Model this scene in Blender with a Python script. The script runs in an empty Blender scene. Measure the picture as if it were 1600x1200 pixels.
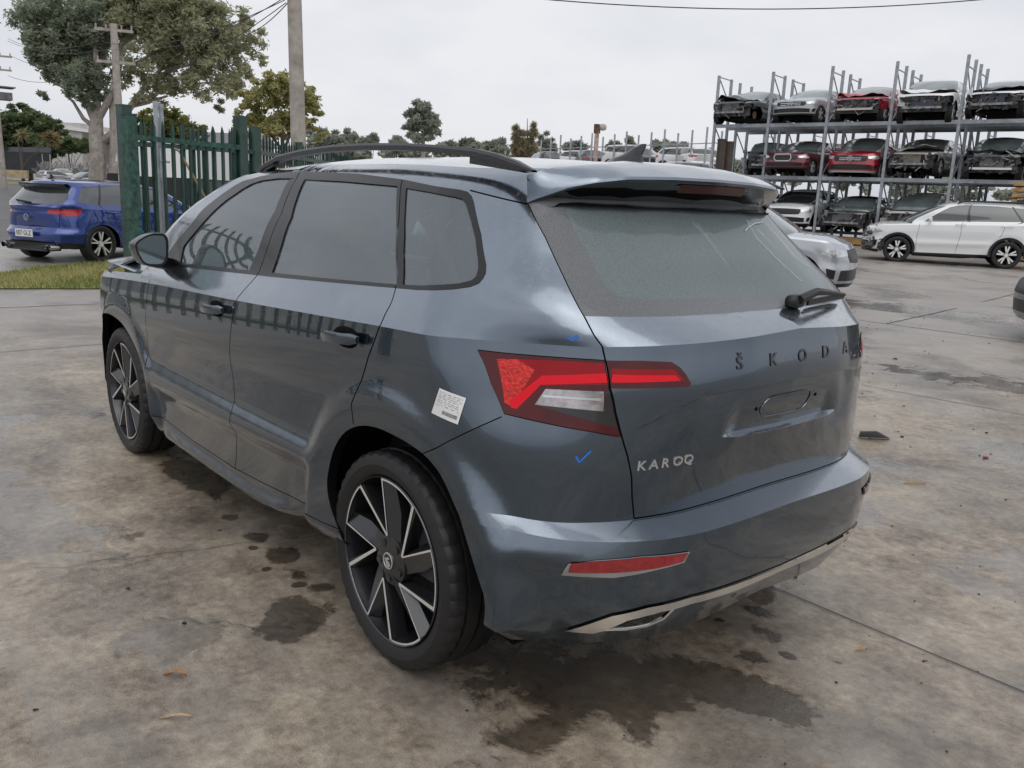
import bpy, bmesh, math, random
import numpy as np
from mathutils import Vector, Matrix
from mathutils.geometry import delaunay_2d_cdt

# ------------------------------------------------------------------ camera, world, sun
scn = bpy.context.scene
C = scn.collection
CAM = np.array([-2.06727, 2.17677, 1.43204])
YAW, PITCH, ROLL, FPX = math.radians(-40.484), math.radians(12.3278), math.radians(2.4998), 1330.445
def cam_axes():
    f = np.array([math.cos(PITCH)*math.cos(YAW), math.cos(PITCH)*math.sin(YAW), -math.sin(PITCH)])
    r = np.array([math.sin(YAW), -math.cos(YAW), 0.0]); u = np.cross(r, f)
    c, s = math.cos(ROLL), math.sin(ROLL)
    return c*r+s*u, -s*r+c*u, f
_r, _u, _f = cam_axes()
cd = bpy.data.cameras.new('camera'); cam = bpy.data.objects.new('camera', cd); C.objects.link(cam)
m = Matrix(((_r[0], _u[0], -_f[0], CAM[0]), (_r[1], _u[1], -_f[1], CAM[1]), (_r[2], _u[2], -_f[2], CAM[2]), (0, 0, 0, 1)))
cam.matrix_world = m
cd.sensor_width = 36; cd.lens = FPX/1600*36; cd.clip_start = .05; cd.clip_end = 3000
scn.camera = cam
scn.view_settings.view_transform = 'Standard'; scn.view_settings.look = 'None'
scn.view_settings.exposure = 0.36; scn.view_settings.gamma = 1

SUN_EL, SUN_AZ = math.radians(58), math.radians(150)     # azimuth of the bright patch behind the cloud
world = bpy.data.worlds.new('World'); scn.world = world; world.use_nodes = True
nt = world.node_tree; nt.nodes.clear()
def N(tree, t, **kw):
    n = tree.nodes.new(t)
    for k, v in kw.items():
        if k in n.bl_rna.properties.keys(): setattr(n, k, v)
        else: n.inputs[k.replace('_', ' ')].default_value = v
    return n
def L(tree, a, ao, b, bi): tree.links.new(a.outputs[ao], b.inputs[bi])
wo = N(nt, 'ShaderNodeOutputWorld'); bg = N(nt, 'ShaderNodeBackground')
sky = N(nt, 'ShaderNodeTexSky'); sky.sky_type = 'NISHITA'; sky.sun_disc = False
sky.sun_elevation = SUN_EL; sky.sun_rotation = math.pi/2-SUN_AZ; sky.air_density = 1; sky.dust_density = 6
hsv = N(nt, 'ShaderNodeHueSaturation'); hsv.inputs['Saturation'].default_value = .25
L(nt, sky, 0, hsv, 'Color')
tc = N(nt, 'ShaderNodeTexCoord'); mp = N(nt, 'ShaderNodeMapping'); mp.inputs['Scale'].default_value = (1.2, 1.2, 3.2)
nz = N(nt, 'ShaderNodeTexNoise'); nz.inputs['Scale'].default_value = 1.6; nz.inputs['Detail'].default_value = 5; nz.inputs['Roughness'].default_value = .5
cr = N(nt, 'ShaderNodeValToRGB'); cr.color_ramp.elements[0].position = .33; cr.color_ramp.elements[1].position = .62
cr.color_ramp.elements[0].color = (5.0, 5.25, 5.8, 1); cr.color_ramp.elements[1].color = (7.0, 7.1, 7.4, 1)
L(nt, tc, 'Generated', mp, 0); L(nt, mp, 0, nz, 0); L(nt, nz, 0, cr, 0)
mx = N(nt, 'ShaderNodeMix', data_type='RGBA'); mx.inputs[0].default_value = .88      # thick cloud over the clear sky
L(nt, hsv, 0, mx, 6); L(nt, cr, 0, mx, 7)
bg.inputs[1].default_value = .1
L(nt, mx, 2, bg, 0); L(nt, bg, 0, wo, 0)
sd = bpy.data.lights.new('sun', 'SUN'); sd.energy = .55; sd.angle = math.radians(60); sd.color = (1, .97, .92)
so = bpy.data.objects.new('sun', sd); C.objects.link(so)
so.rotation_euler = Vector((math.cos(SUN_EL)*math.cos(SUN_AZ), math.cos(SUN_EL)*math.sin(SUN_AZ), math.sin(SUN_EL))).to_track_quat('Z', 'Y').to_euler()

# ------------------------------------------------------------------ helpers
FW = np.array([math.cos(YAW), math.sin(YAW)]); RT = np.array([math.sin(YAW), -math.cos(YAW)])
def gz(x, y):
    """height of the yard: level by the car, rising very slightly towards the street and the racks"""
    d = (x-CAM[0])*FW[0]+(y-CAM[1])*FW[1]
    return float(np.interp(d, [14, 25, 36, 95, 300], [0, .15, .30, .80, 1.0]))
def at(u, v, Z):
    """a spot in the yard: bearing and height read off the photo, distance Z chosen"""
    d = (u-800)/FPX*_r-(v-600)/FPX*_u+_f; t = Z/(d[:2]@FW); return CAM+d*t
def at_ground(u, Z):
    p = at(u, 300, Z); return (p[0], p[1], gz(p[0], p[1]))
def tag(o, label=None, cat=None, group=None, kind=None):
    if label: o['label'] = label
    if cat: o['category'] = cat
    if group: o['group'] = group
    if kind: o['kind'] = kind
    return o
def thing(name, label, cat, loc=(0, 0, 0), rz=0, group=None):
    o = bpy.data.objects.new(name, None); C.objects.link(o); o.empty_display_size = .3
    o.location = loc; o.rotation_euler = (0, 0, rz)
    return tag(o, label, cat, group)
def mesh_obj(name, V, F, mat, parent=None, smooth=True, sharp=30, mats=None, mi=None):
    me = bpy.data.meshes.new(name); me.from_pydata([tuple(map(float, v)) for v in V], [], [tuple(int(i) for i in f) for f in F])
    for mm in (mats or [mat]): me.materials.append(mm)
    if mi is not None: me.polygons.foreach_set('material_index', list(mi))
    if smooth:
        me.polygons.foreach_set('use_smooth', [True]*len(me.polygons))
        if sharp: me.set_sharp_from_angle(angle=math.radians(sharp))
    me.update()
    o = bpy.data.objects.new(name, me); C.objects.link(o)
    if parent: o.parent = parent
    return o
class MB:
    def __init__(s): s.v = []; s.f = []; s.m = []
    def add(s, V, F, m=0):
        b = len(s.v); s.v += [tuple(p) for p in V]; s.f += [tuple(b+i for i in f) for f in F]; s.m += [m]*len(F); return s
    def box(s, c, d, rz=0, rx=0, ry=0, m=0, tap=1.0):
        M = Matrix.Rotation(rz, 3, 'Z') @ Matrix.Rotation(ry, 3, 'Y') @ Matrix.Rotation(rx, 3, 'X'); V = []
        for z in (-1, 1):
            k = tap if z > 0 else 1
            for x, y in ((-1, -1), (1, -1), (1, 1), (-1, 1)):
                p = M @ Vector((x*d[0]/2*k, y*d[1]/2*k, z*d[2]/2)); V.append((p.x+c[0], p.y+c[1], p.z+c[2]))
        return s.add(V, [(3, 2, 1, 0), (4, 5, 6, 7), (0, 1, 5, 4), (1, 2, 6, 5), (2, 3, 7, 6), (3, 0, 4, 7)], m)
    def bar(s, a, b, w, h=None, m=0):
        a = Vector(a); b = Vector(b); h = h or w; d = (b-a); n = d.length
        if n < 1e-6: return s
        d /= n; up = Vector((0, 0, 1)) if abs(d.z) < .95 else Vector((1, 0, 0)); x = d.cross(up).normalized()*w/2; y = x.cross(d).normalized()*h/2
        V = [tuple(p+i*x+j*y) for p in (a, b) for i, j in ((-1, -1), (1, -1), (1, 1), (-1, 1))]
        return s.add(V, [(3, 2, 1, 0), (4, 5, 6, 7), (0, 1, 5, 4), (1, 2, 6, 5), (2, 3, 7, 6), (3, 0, 4, 7)], m)
    def tube(s, pts, rad, n=8, m=0, cap=True):
        pts = [Vector(p) for p in pts]; rr = [float(q) for q in rad] if hasattr(rad, '__len__') else [float(rad)]*len(pts); V = []; prev = None
        for i, p in enumerate(pts):
            d = (pts[min(i+1, len(pts)-1)]-pts[max(i-1, 0)]).normalized()
            if prev is None: x = d.orthogonal().normalized()
            else: x = (prev-d*prev.dot(d)).normalized()
            prev = x; y = d.cross(x)
            V += [tuple(p+rr[i]*(math.cos(2*math.pi*k/n)*x+math.sin(2*math.pi*k/n)*y)) for k in range(n)]
        F = [(i*n+k, i*n+(k+1) % n, (i+1)*n+(k+1) % n, (i+1)*n+k) for i in range(len(pts)-1) for k in range(n)]
        if cap: F += [tuple(range(n-1, -1, -1)), tuple((len(pts)-1)*n+k for k in range(n))]
        return s.add(V, F, m)
    def lathe(s, prof, n=48, c=(0, 0, 0), m=0, a0=0, a1=2*math.pi):
        """profile (radius, y) revolved about the y axis"""
        full = a1-a0 > 6.28; K = n if full else n+1; V = []
        for r, y in prof:
            for k in range(K):
                a = a0+(a1-a0)*k/n; V.append((c[0]+r*math.cos(a), c[1]+y, c[2]+r*math.sin(a)))
        F = []
        for i in range(len(prof)-1):
            for k in range(n):
                k2 = (k+1) % K; F.append((i*K+k, (i+1)*K+k, (i+1)*K+k2, i*K+k2))
        return s.add(V, F, m)
    def disc(s, r, y, n=32, c=(0, 0, 0), m=0):
        V = [(c[0]+r*math.cos(2*math.pi*k/n), c[1]+y, c[2]+r*math.sin(2*math.pi*k/n)) for k in range(n)]
        return s.add(V, [tuple(range(n))], m)
    def prism(s, poly, ext, m=0):
        """poly: 3-D points, ext: 3-D vector"""
        n = len(poly); V = [tuple(p) for p in poly]+[(p[0]+ext[0], p[1]+ext[1], p[2]+ext[2]) for p in poly]
        return s.add(V, [tuple(range(n)), tuple(range(2*n-1, n-1, -1))]+[(i, i+n, (i+1) % n+n, (i+1) % n) for i in range(n)], m)
    def ell(s, c, d, e=2.6, n=20, k=12, m=0, rz=0, ry=0):
        """super-ellipsoid, d = full sizes"""
        def sp(v, p): return math.copysign(abs(v)**p, v)
        V = []; p = 2/e; M = Matrix.Rotation(rz, 3, 'Z') @ Matrix.Rotation(ry, 3, 'Y')
        for i in range(k+1):
            a = -math.pi/2+math.pi*i/k
            for j in range(n):
                b = 2*math.pi*j/n
                q = M @ Vector((d[0]/2*sp(math.cos(a), p)*sp(math.cos(b), p), d[1]/2*sp(math.cos(a), p)*sp(math.sin(b), p), d[2]/2*sp(math.sin(a), p)))
                V.append((c[0]+q.x, c[1]+q.y, c[2]+q.z))
        F = [(i*n+j, i*n+(j+1) % n, (i+1)*n+(j+1) % n, (i+1)*n+j) for i in range(k) for j in range(n)]
        return s.add(V, F, m)
    def build(s, name, mat, parent=None, smooth=False, sharp=30, mats=None):
        return mesh_obj(name, s.v, s.f, mat, parent, smooth, sharp, mats, s.m if mats else None)
def copy_tree(o, parent=None):
    c = o.copy(); C.objects.link(c); c.parent = parent
    for ch in o.children: copy_tree(ch, c)
    return c

# ------------------------------------------------------------------ materials
MATS = {}
def new_mat(name):
    mt = bpy.data.materials.new(name); mt.use_nodes = True; t = mt.node_tree
    return mt, t, t.nodes['Principled BSDF']
def simple(name, col, rough=.5, metal=0, coat=0, var=.0, scale=30, bump=0, bscale=200, spec=.5, emit=None):
    if name in MATS: return MATS[name]
    mt, t, b = new_mat(name); b.inputs['Roughness'].default_value = rough; b.inputs['Metallic'].default_value = metal
    b.inputs['Base Color'].default_value = (*col, 1); b.inputs['Coat Weight'].default_value = coat; b.inputs['Coat Roughness'].default_value = .04
    b.inputs['Specular IOR Level'].default_value = spec
    tc = N(t, 'ShaderNodeTexCoord')
    if var:
        n = N(t, 'ShaderNodeTexNoise'); n.inputs['Scale'].default_value = scale; n.inputs['Detail'].default_value = 6; n.inputs['Roughness'].default_value = .65
        r = N(t, 'ShaderNodeMapRange'); r.inputs['From Min'].default_value = .3; r.inputs['From Max'].default_value = .7; r.inputs['To Min'].default_value = 1-var; r.inputs['To Max'].default_value = 1+var
        mm = N(t, 'ShaderNodeVectorMath', operation='SCALE'); mm.inputs[0].default_value = col
        L(t, tc, 'Object', n, 0); L(t, n, 0, r, 0); L(t, r, 0, mm, 'Scale'); L(t, mm, 0, b, 'Base Color')
    if bump:
        n2 = N(t, 'ShaderNodeTexNoise'); n2.inputs['Scale'].default_value = bscale; n2.inputs['Detail'].default_value = 3
        bp = N(t, 'ShaderNodeBump'); bp.inputs['Strength'].default_value = bump; bp.inputs['Distance'].default_value = .01
        L(t, tc, 'Object', n2, 0); L(t, n2, 0, bp, 'Height'); L(t, bp, 0, b, 'Normal')
    if emit: b.inputs['Emission Color'].default_value = (*emit, 1); b.inputs['Emission Strength'].default_value = 1
    MATS[name] = mt; return mt
def paint(name, col, metal=.3, rough=.38, wet=0.0, smear=0.0):
    """car paint: base, clear coat, and rain drops standing on it"""
    if name in MATS: return MATS[name]
    mt, t, b = new_mat(name); b.inputs['Metallic'].default_value = metal; b.inputs['Roughness'].default_value = rough
    b.inputs['Base Color'].default_value = (*col, 1); b.inputs['Coat Weight'].default_value = 1; b.inputs['Coat Roughness'].default_value = .015
    b.inputs['Coat IOR'].default_value = 1.7
    if wet:
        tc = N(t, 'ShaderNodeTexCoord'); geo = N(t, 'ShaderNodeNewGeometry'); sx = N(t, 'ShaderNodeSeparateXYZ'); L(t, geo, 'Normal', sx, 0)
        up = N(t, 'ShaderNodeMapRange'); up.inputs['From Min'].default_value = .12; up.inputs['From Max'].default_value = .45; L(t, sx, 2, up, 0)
        vo = N(t, 'ShaderNodeTexVoronoi'); vo.inputs['Scale'].default_value = 150; vo.inputs['Randomness'].default_value = 1; L(t, tc, 'Object', vo, 0)
        pn = N(t, 'ShaderNodeTexNoise'); pn.inputs['Scale'].default_value = 45; pn.inputs['Detail'].default_value = 3; L(t, tc, 'Object', pn, 0)
        th = N(t, 'ShaderNodeMapRange'); th.inputs['From Min'].default_value = .4; th.inputs['From Max'].default_value = .62; th.inputs['To Min'].default_value = .12; th.inputs['To Max'].default_value = .5; L(t, pn, 0, th, 0)
        dr = N(t, 'ShaderNodeMath', operation='SUBTRACT'); L(t, th, 0, dr, 0); L(t, vo, 'Distance', dr, 1)
        dc = N(t, 'ShaderNodeMath', operation='MAXIMUM'); dc.inputs[1].default_value = 0; L(t, dr, 0, dc, 0)
        ml = N(t, 'ShaderNodeMath', operation='MULTIPLY'); L(t, dc, 0, ml, 0)
        sc = N(t, 'ShaderNodeMapRange'); sc.inputs['To Min'].default_value = .03; sc.inputs['To Max'].default_value = 1; L(t, up, 0, sc, 0); L(t, sc, 0, ml, 1)
        bp = N(t, 'ShaderNodeBump'); bp.inputs['Strength'].default_value = wet; bp.inputs['Distance'].default_value = .004
        L(t, ml, 0, bp, 'Height'); L(t, bp, 0, b, 'Coat Normal')
        # dried dirt and wiped streaks: a matt film with its own outline
        n3 = N(t, 'ShaderNodeTexNoise'); n3.inputs['Scale'].default_value = 5; n3.inputs['Detail'].default_value = 8; n3.inputs['Roughness'].default_value = .7; n3.inputs['Distortion'].default_value = .6
        mp = N(t, 'ShaderNodeMapping'); mp.inputs['Scale'].default_value = (1, 1, .35); L(t, tc, 'Object', mp, 0); L(t, mp, 0, n3, 0)
        r3 = N(t, 'ShaderNodeMapRange'); r3.inputs['From Min'].default_value = .45; r3.inputs['From Max'].default_value = .75; r3.inputs['To Min'].default_value = .01; r3.inputs['To Max'].default_value = .01+smear
        L(t, n3, 0, r3, 0)
        ad = N(t, 'ShaderNodeMath', operation='MULTIPLY_ADD'); ad.inputs[1].default_value = .09; L(t, up, 0, ad, 0); L(t, r3, 0, ad, 2)
        L(t, ad, 0, b, 'Coat Roughness')
        mixc = N(t, 'ShaderNodeMix', data_type='RGBA'); mixc.inputs[6].default_value = (*col, 1); mixc.inputs[7].default_value = (.17, .16, .15, 1)
        r4 = N(t, 'ShaderNodeMapRange'); r4.inputs['From Min'].default_value = .5; r4.inputs['From Max'].default_value = .8; r4.inputs['To Max'].default_value = smear*1.2
        L(t, n3, 0, r4, 0); L(t, r4, 0, mixc, 0)
        wf = N(t, 'ShaderNodeMix', data_type='RGBA'); wf.inputs[7].default_value = (.46, .52, .60, 1); L(t, mixc, 2, wf, 6)      # fine drizzle, plus sky brightness painted into what faces up
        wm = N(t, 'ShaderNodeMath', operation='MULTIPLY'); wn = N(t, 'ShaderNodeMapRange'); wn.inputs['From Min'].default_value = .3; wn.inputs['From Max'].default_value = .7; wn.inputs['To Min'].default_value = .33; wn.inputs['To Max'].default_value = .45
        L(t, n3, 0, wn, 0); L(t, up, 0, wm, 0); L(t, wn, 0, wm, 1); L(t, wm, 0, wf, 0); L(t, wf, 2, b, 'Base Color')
    MATS[name] = mt; return mt
def glass(name, tint=(.5, .62, .6), film=.0, gl=1.5, drops=0.0, milk=(.5, .55, .57), rough=.02):
    """window: tinted see-through, reflecting, with a film of rain that scatters the sky"""
    if name in MATS: return MATS[name]
    mt, t, b = new_mat(name); t.nodes.remove(b); out = t.nodes['Material Output']
    tr = N(t, 'ShaderNodeBsdfTransparent'); tr.inputs[0].default_value = (*tint, 1)
    g = N(t, 'ShaderNodeBsdfGlossy'); g.inputs['Roughness'].default_value = rough; g.inputs[0].default_value = (.95, .97, 1, 1)
    fr = N(t, 'ShaderNodeFresnel'); fr.inputs[0].default_value = gl
    m1 = N(t, 'ShaderNodeMixShader'); L(t, fr, 0, m1, 0); L(t, tr, 0, m1, 1); L(t, g, 0, m1, 2); last = m1
    tc = N(t, 'ShaderNodeTexCoord')
    if drops:
        vo = N(t, 'ShaderNodeTexVoronoi'); vo.inputs['Scale'].default_value = 120; L(t, tc, 'Object', vo, 0)
        pn = N(t, 'ShaderNodeTexNoise'); pn.inputs['Scale'].default_value = 60; pn.inputs['Detail'].default_value = 2; L(t, tc, 'Object', pn, 0)
        th = N(t, 'ShaderNodeMapRange'); th.inputs['From Min'].default_value = .42; th.inputs['From Max'].default_value = .66; th.inputs['To Min'].default_value = .0; th.inputs['To Max'].default_value = .42; L(t, pn, 0, th, 0)
        dr = N(t, 'ShaderNodeMath', operation='SUBTRACT'); L(t, th, 0, dr, 0); L(t, vo, 'Distance', dr, 1)
        dc = N(t, 'ShaderNodeMath', operation='MAXIMUM'); dc.inputs[1].default_value = 0; L(t, dr, 0, dc, 0)
        bp = N(t, 'ShaderNodeBump'); bp.inputs['Strength'].default_value = drops; bp.inputs['Distance'].default_value = .005
        L(t, dc, 0, bp, 'Height'); L(t, bp, 0, g, 'Normal'); L(t, bp, 0, fr, 'Normal')
    if film:
        d = N(t, 'ShaderNodeBsdfPrincipled'); d.inputs['Base Color'].default_value = (*milk, 1); d.inputs['Roughness'].default_value = .35
        m2 = N(t, 'ShaderNodeMixShader')
        n3 = N(t, 'ShaderNodeTexNoise'); n3.inputs['Scale'].default_value = 260; n3.inputs['Detail'].default_value = 3; L(t, tc, 'Object', n3, 0)
        r3 = N(t, 'ShaderNodeMapRange'); r3.inputs['From Min'].default_value = .3; r3.inputs['From Max'].default_value = .7; r3.inputs['To Min'].default_value = film*.78; r3.inputs['To Max'].default_value = film*1.22
        L(t, n3, 0, r3, 0); L(t, r3, 0, m2, 0); L(t, m1, 0, m2, 1); L(t, d, 0, m2, 2); last = m2
    L(t, last, 0, out, 0)
    MATS[name] = mt; return mt
BLACKP = simple('black_plastic', (.012, .012, .013), .45)
GLOSSB = simple('gloss_black', (.008, .008, .009), .12, coat=.6)
MATTB = simple('dark_void', (.004, .004, .004), .9, spec=.1)
RUBBER = simple('rubber', (.010, .010, .011), .48, var=.25, scale=12, bump=.2, bscale=300)
CHROME = simple('chrome', (.72, .72, .74), .12, metal=1)
MACH = simple('machined_alloy', (.80, .79, .76), .42, metal=.6)
DARKALLOY = simple('dark_alloy', (.055, .057, .062), .26, metal=.75, coat=.5)
GALV = simple('galvanised_steel', (.36, .39, .42), .55, metal=.35, var=.25, scale=6)

# ------------------------------------------------------------------ car body surface: P(s, z), half a car, s runs round the plan from tail centre to nose centre
# ---- body surface of the hero car: P(s,z) -> x,y  (left half, y>=0) ----
def pch(x,y,q):
    # monotone cubic (Fritsch-Carlson) , x increasing ; y may be (n,) or (n,m) ; q array
    x=np.asarray(x,float);y=np.asarray(y,float);q=np.asarray(q,float)
    h=np.diff(x);d=np.diff(y)/h;m=np.zeros_like(y)
    for i in range(1,len(x)-1):
        m[i]=0 if d[i-1]*d[i]<=0 else 3*(h[i-1]+h[i])/((2*h[i]+h[i-1])/d[i-1]+(h[i]+2*h[i-1])/d[i])
    m[0]=d[0];m[-1]=d[-1]
    i=np.clip(np.searchsorted(x,q)-1,0,len(x)-2);t=np.clip((q-x[i])/h[i],-.2,1.2)
    return (2*t**3-3*t**2+1)*y[i]+(t**3-2*t**2+t)*h[i]*m[i]+(-2*t**3+3*t**2)*y[i+1]+(t**3-t**2)*h[i]*m[i+1]
SHAPES=[np.array(q) for q in (
 [[0,1],[.22,.997],[.44,.977],[.55,.94],[.66,.87],[.77,.75],[.88,.57],[.95,.37],[.985,.19],[1,0]],
 [[0,1],[.225,.988],[.45,.925],[.56,.86],[.675,.755],[.787,.59],[.90,.37],[.965,.19],[.99,.09],[1,0]],
 [[0,1],[.24,.987],[.48,.937],[.60,.89],[.72,.823],[.84,.71],[.92,.52],[.97,.30],[.993,.13],[1,0]])]
def arc(sh):
    q=sh*[.90,.56];return np.r_[0,np.cumsum(np.hypot(*np.diff(q,axis=0).T))]/np.hypot(*np.diff(q,axis=0).T).sum()
ARCS=[arc(q) for q in SHAPES]
def ab(m,t):
    i=min(int(m),1);f=m-i;r=[]
    for c in (1,0): r.append(pch(ARCS[i],SHAPES[i][:,c],t)*(1-f)+pch(ARCS[i+1],SHAPES[i+1][:,c],t)*f)
    return r
S0,S1,SA,SN,SF=1.35,2.55,3.95,4.62,5.90
# knots in x for side z lines
XK=[-.40,.0,.45,1.1,2.1,2.6,3.1,3.6]
# row: W, XR, XC, m(shape B), z at XK..., z rear (centre), z at s=.7(corner-ish)
ROWS=[ # W    XR    XC    m   zside                                        zrear  zcorner
 (.780,-.73,-.28,0,[.31,.29,.25,.18,.18,.20,.22,.24],                       .285,.25),
 (.838,-.782,-.28,0,[.36,.34,.295,.225,.225,.25,.27,.30],                    .365,.345),
 (.856,-.803,-.28,0,[.41,.38,.335,.272,.275,.30,.32,.36],                    .425,.41),
 (.868,-.810,-.28,0,[.47,.46,.475,.445,.405,.40,.40,.42],                   .48,.475),
 (.903,-.811,-.28,0,[.53,.525,.53,.515,.50,.49,.48,.50],                    .545,.53),
 (.881,-.811,-.28,0,[.60,.61,.61,.60,.60,.60,.60,.60],                    .599,.585),
 (.886,-.722,-.28,.1,[.64,.67,.68,.68,.68,.68,.68,.68],                      .626,.614),
 (.897,-.752,-.26,.5,[.80,.80,.80,.80,.80,.78,.76,.74],                      .79,.78),
 (.894,-.787,-.22,1,[.95,.94,.93,.90,.88,.86,.84,.82],                      .955,.94),
 (.886,-.768,-.17,1,[1.066,1.053,1.033,1.003,.964,.938,.905,.86],          1.106,1.070),
 (.868,-.725,-.15,1.4,[1.10,1.09,1.07,1.04,1.0,.972,.935,.89],               1.125,1.10),
 (.835,-.654,-.12,2,[1.185,1.16,1.14,1.10,1.052,1.02,.975,.92],             1.142,1.150),
 (.772,-.50,-.02,2,[1.30]*8,                                               1.29,1.29),
 (.712,-.385,.05,2,[1.40]*8,                                                   1.40,1.40),
 (.672,-.335,.09,2,[1.46]*8,                                                  1.455,1.46),
 (.632,-.31,.12,2,[1.488,1.492,1.502,1.504,1.492,1.49,1.49,1.49],                                                 1.49,1.495),
 (.575,-.29,.14,2,[1.505,1.515,1.527,1.527,1.510,1.50,1.50,1.50],                                                 1.52,1.52),
]
NR=len(ROWS)
FLARE=[1.0]
def taper(k,x):
    # half width factor along x
    t=np.interp(x,[-.4,.2,.9,1.6,2.2,2.7,3.1,3.6],[.0,0,0,0,0,0,0,0])
    lo=pch([-.45,0,.6,1.2,1.8,2.3,2.8,3.2,3.6],[-.012,-.004,0,0,-.002,-.004,-.008,-.04,-.12],np.clip(x,-.45,3.6))
    hi=pch([-.45,0,.6,1.2,1.8,2.3,2.8],[-.045,-.020,0,0,-.014,-.04,-.09],np.clip(x,-.45,2.8))
    f=1.0 if k>=13 else (0.35 if k==11 else (.7 if k==12 else 0.))
    sl=.030*np.clip((x-.55)/.25,0,1)*np.clip((2.22-x)/.15,0,1) if k==1 else 0
    return lo*(1-f)+hi*f+sl
def zline(k,s,x):
    W,XR,XC,m,zs,zr,zc=ROWS[k]
    side=pch(XK,zs,np.clip(x,-.4,3.6))
    rear=zc+(zr-zc)*np.clip(1-s/.85,0,1)**1.0
    t=np.clip((s-.85)/.55,0,1);t=t*t*(3-2*t)
    return rear*(1-t)+side*t
def xA(z): return np.interp(z,[1.05,1.145,1.24,1.36,1.43,1.46,1.485,1.51,1.56],[2.30,2.25,2.07,1.84,1.68,1.60,1.52,1.42,1.32])
def side_x(s,xc,zA):
    return np.where(s<S1,xc+(s-S0)/(S1-S0)*(.9-xc),np.where(s<SA,.9+(s-S1)/(SA-S1)*(zA-.9),zA+(s-SA)))
def flare(x,z):
    # wheel arch flares: how far the skin is pulled out to the arch face
    o=0
    for cx,cz,r0,r1 in ((0.0,.33,.49,.57),(2.638,.33,.45,.53)):
        r=np.hypot(x-cx,z-cz)
        t=np.clip((r-r0)/(r1-r0),0,1);o=np.maximum(o,1-t*t*(3-2*t))
    return o
def P(s,z,front='L'):
    s=np.atleast_1d(np.asarray(s,float));z=np.atleast_1d(np.asarray(z,float))
    s,z=np.broadcast_arrays(s,z)
    zz=[];xs=[];ys=[]
    for k in range(NR):
        W,XR,XC,m=ROWS[k][:4]
        t=np.clip(s/S0,0,1)
        a,b=ab(m,t)
        xr=XC-a*(XC-XR)
        x=np.where(s<S0,xr,0)
        # z of the row needs x; x of side needs z only through xA
        xg=np.where(s<S0,xr,side_x(s,XC,2.30))
        zk=zline(k,s,xg)
        xsd=side_x(s,XC,xA(zk))
        x=np.where(s<S0,xr,xsd)
        w=W+taper(k,x)
        y=np.where(s<S0,b*w,w)
        zz.append(zk);xs.append(x);ys.append(y)
    zz=np.array(zz);xs=np.array(xs);ys=np.array(ys)
    for k in range(1,NR): zz[k]=np.maximum(zz[k],zz[k-1]+.004)
    # pchip along k, vectorised over points
    X=vp(zz,xs,z);Y=vp(zz,ys,z)
    # rear bumper: keep the door hollow out of it
    bw=np.clip((.62-s+.75)/.5,0,1)*0
    # nose corner
    if front=='L':
        t=np.clip((s-SN)/(SF-SN),0,1)
        xf=2.97+0*s;ang=t*np.pi/2
        XF=3.44-.10*np.clip((.35-z)/.2,0,1)-.16*np.clip((z-.62)/.3,0,1)**2
        nx=xf+(XF-xf)*np.sin(ang)**.75; ny=Y*np.cos(ang)**.62
        X=np.where(s>SN,nx,X);Y=np.where(s>SN,ny,Y)
    else:
        t=np.clip((s-SA)/1.2,0,1);ang=t*np.pi/2
        xf=xA(z);XF=xf+.30
        X=np.where(s>SA,xf+.30*np.sin(ang)**.9,X);Y=np.where(s>SA,Y*np.cos(ang)**.8,Y)
    g=np.clip((s-.70)/.35,0,1)*(z<1.05)
    kf=flare(X,z)*g*np.clip((1.0-z)/.1,0,1)*np.clip((z-.2)/.12,0,1)*FLARE[0]*np.clip((X+.75)/.20,0,1)
    rr_=np.minimum(np.hypot(X,z-.33),np.hypot(X-2.638,z-.33));face=.006*(rr_-.42)/.1+np.where(X<1.3,.900-.22*np.clip(-.10-X,0,1)**1.7,.897-.05*np.clip((X-2.9)/.2,0,1)**2)
    Y=Y*(1-kf)+face*kf
    return X,Y,z
def vp(zz,v,z):
    K=zz.shape[0];h=np.diff(zz,axis=0);d=np.diff(v,axis=0)/h;m=np.zeros_like(v)
    a,b=d[:-1],d[1:];h0,h1=h[:-1],h[1:]
    with np.errstate(all='ignore'):
        mm=3*(h0+h1)/((2*h1+h0)/a+(h1+2*h0)/b)
    m[1:-1]=np.where(a*b>1e-12,mm,0);m[0]=d[0];m[-1]=d[-1]
    # creases: at rows 5 (ledge),9 (shoulder) use linear end slopes on either side
    i=np.clip((z[None]>=zz).sum(0)-1,0,K-2)
    I=lambda A,j:np.take_along_axis(A,j[None],0)[0]
    hh=I(h,np.minimum(i,K-2));dd=I(d,np.minimum(i,K-2));t=(z-I(zz,i))/hh
    t=np.clip(t,-.5,1.5)
    m0=I(m,i);m1=I(m,i+1)
    for ck in CREASE:
        m0=np.where(i==ck,dd,m0);m1=np.where(i+1==ck,dd,m1)
    return (2*t**3-3*t**2+1)*I(v,i)+(t**3-2*t**2+t)*hh*m0+(-2*t**3+3*t**2)*I(v,i+1)+(t**3-t**2)*hh*m1
CREASE=(5,6,9,10)

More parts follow.
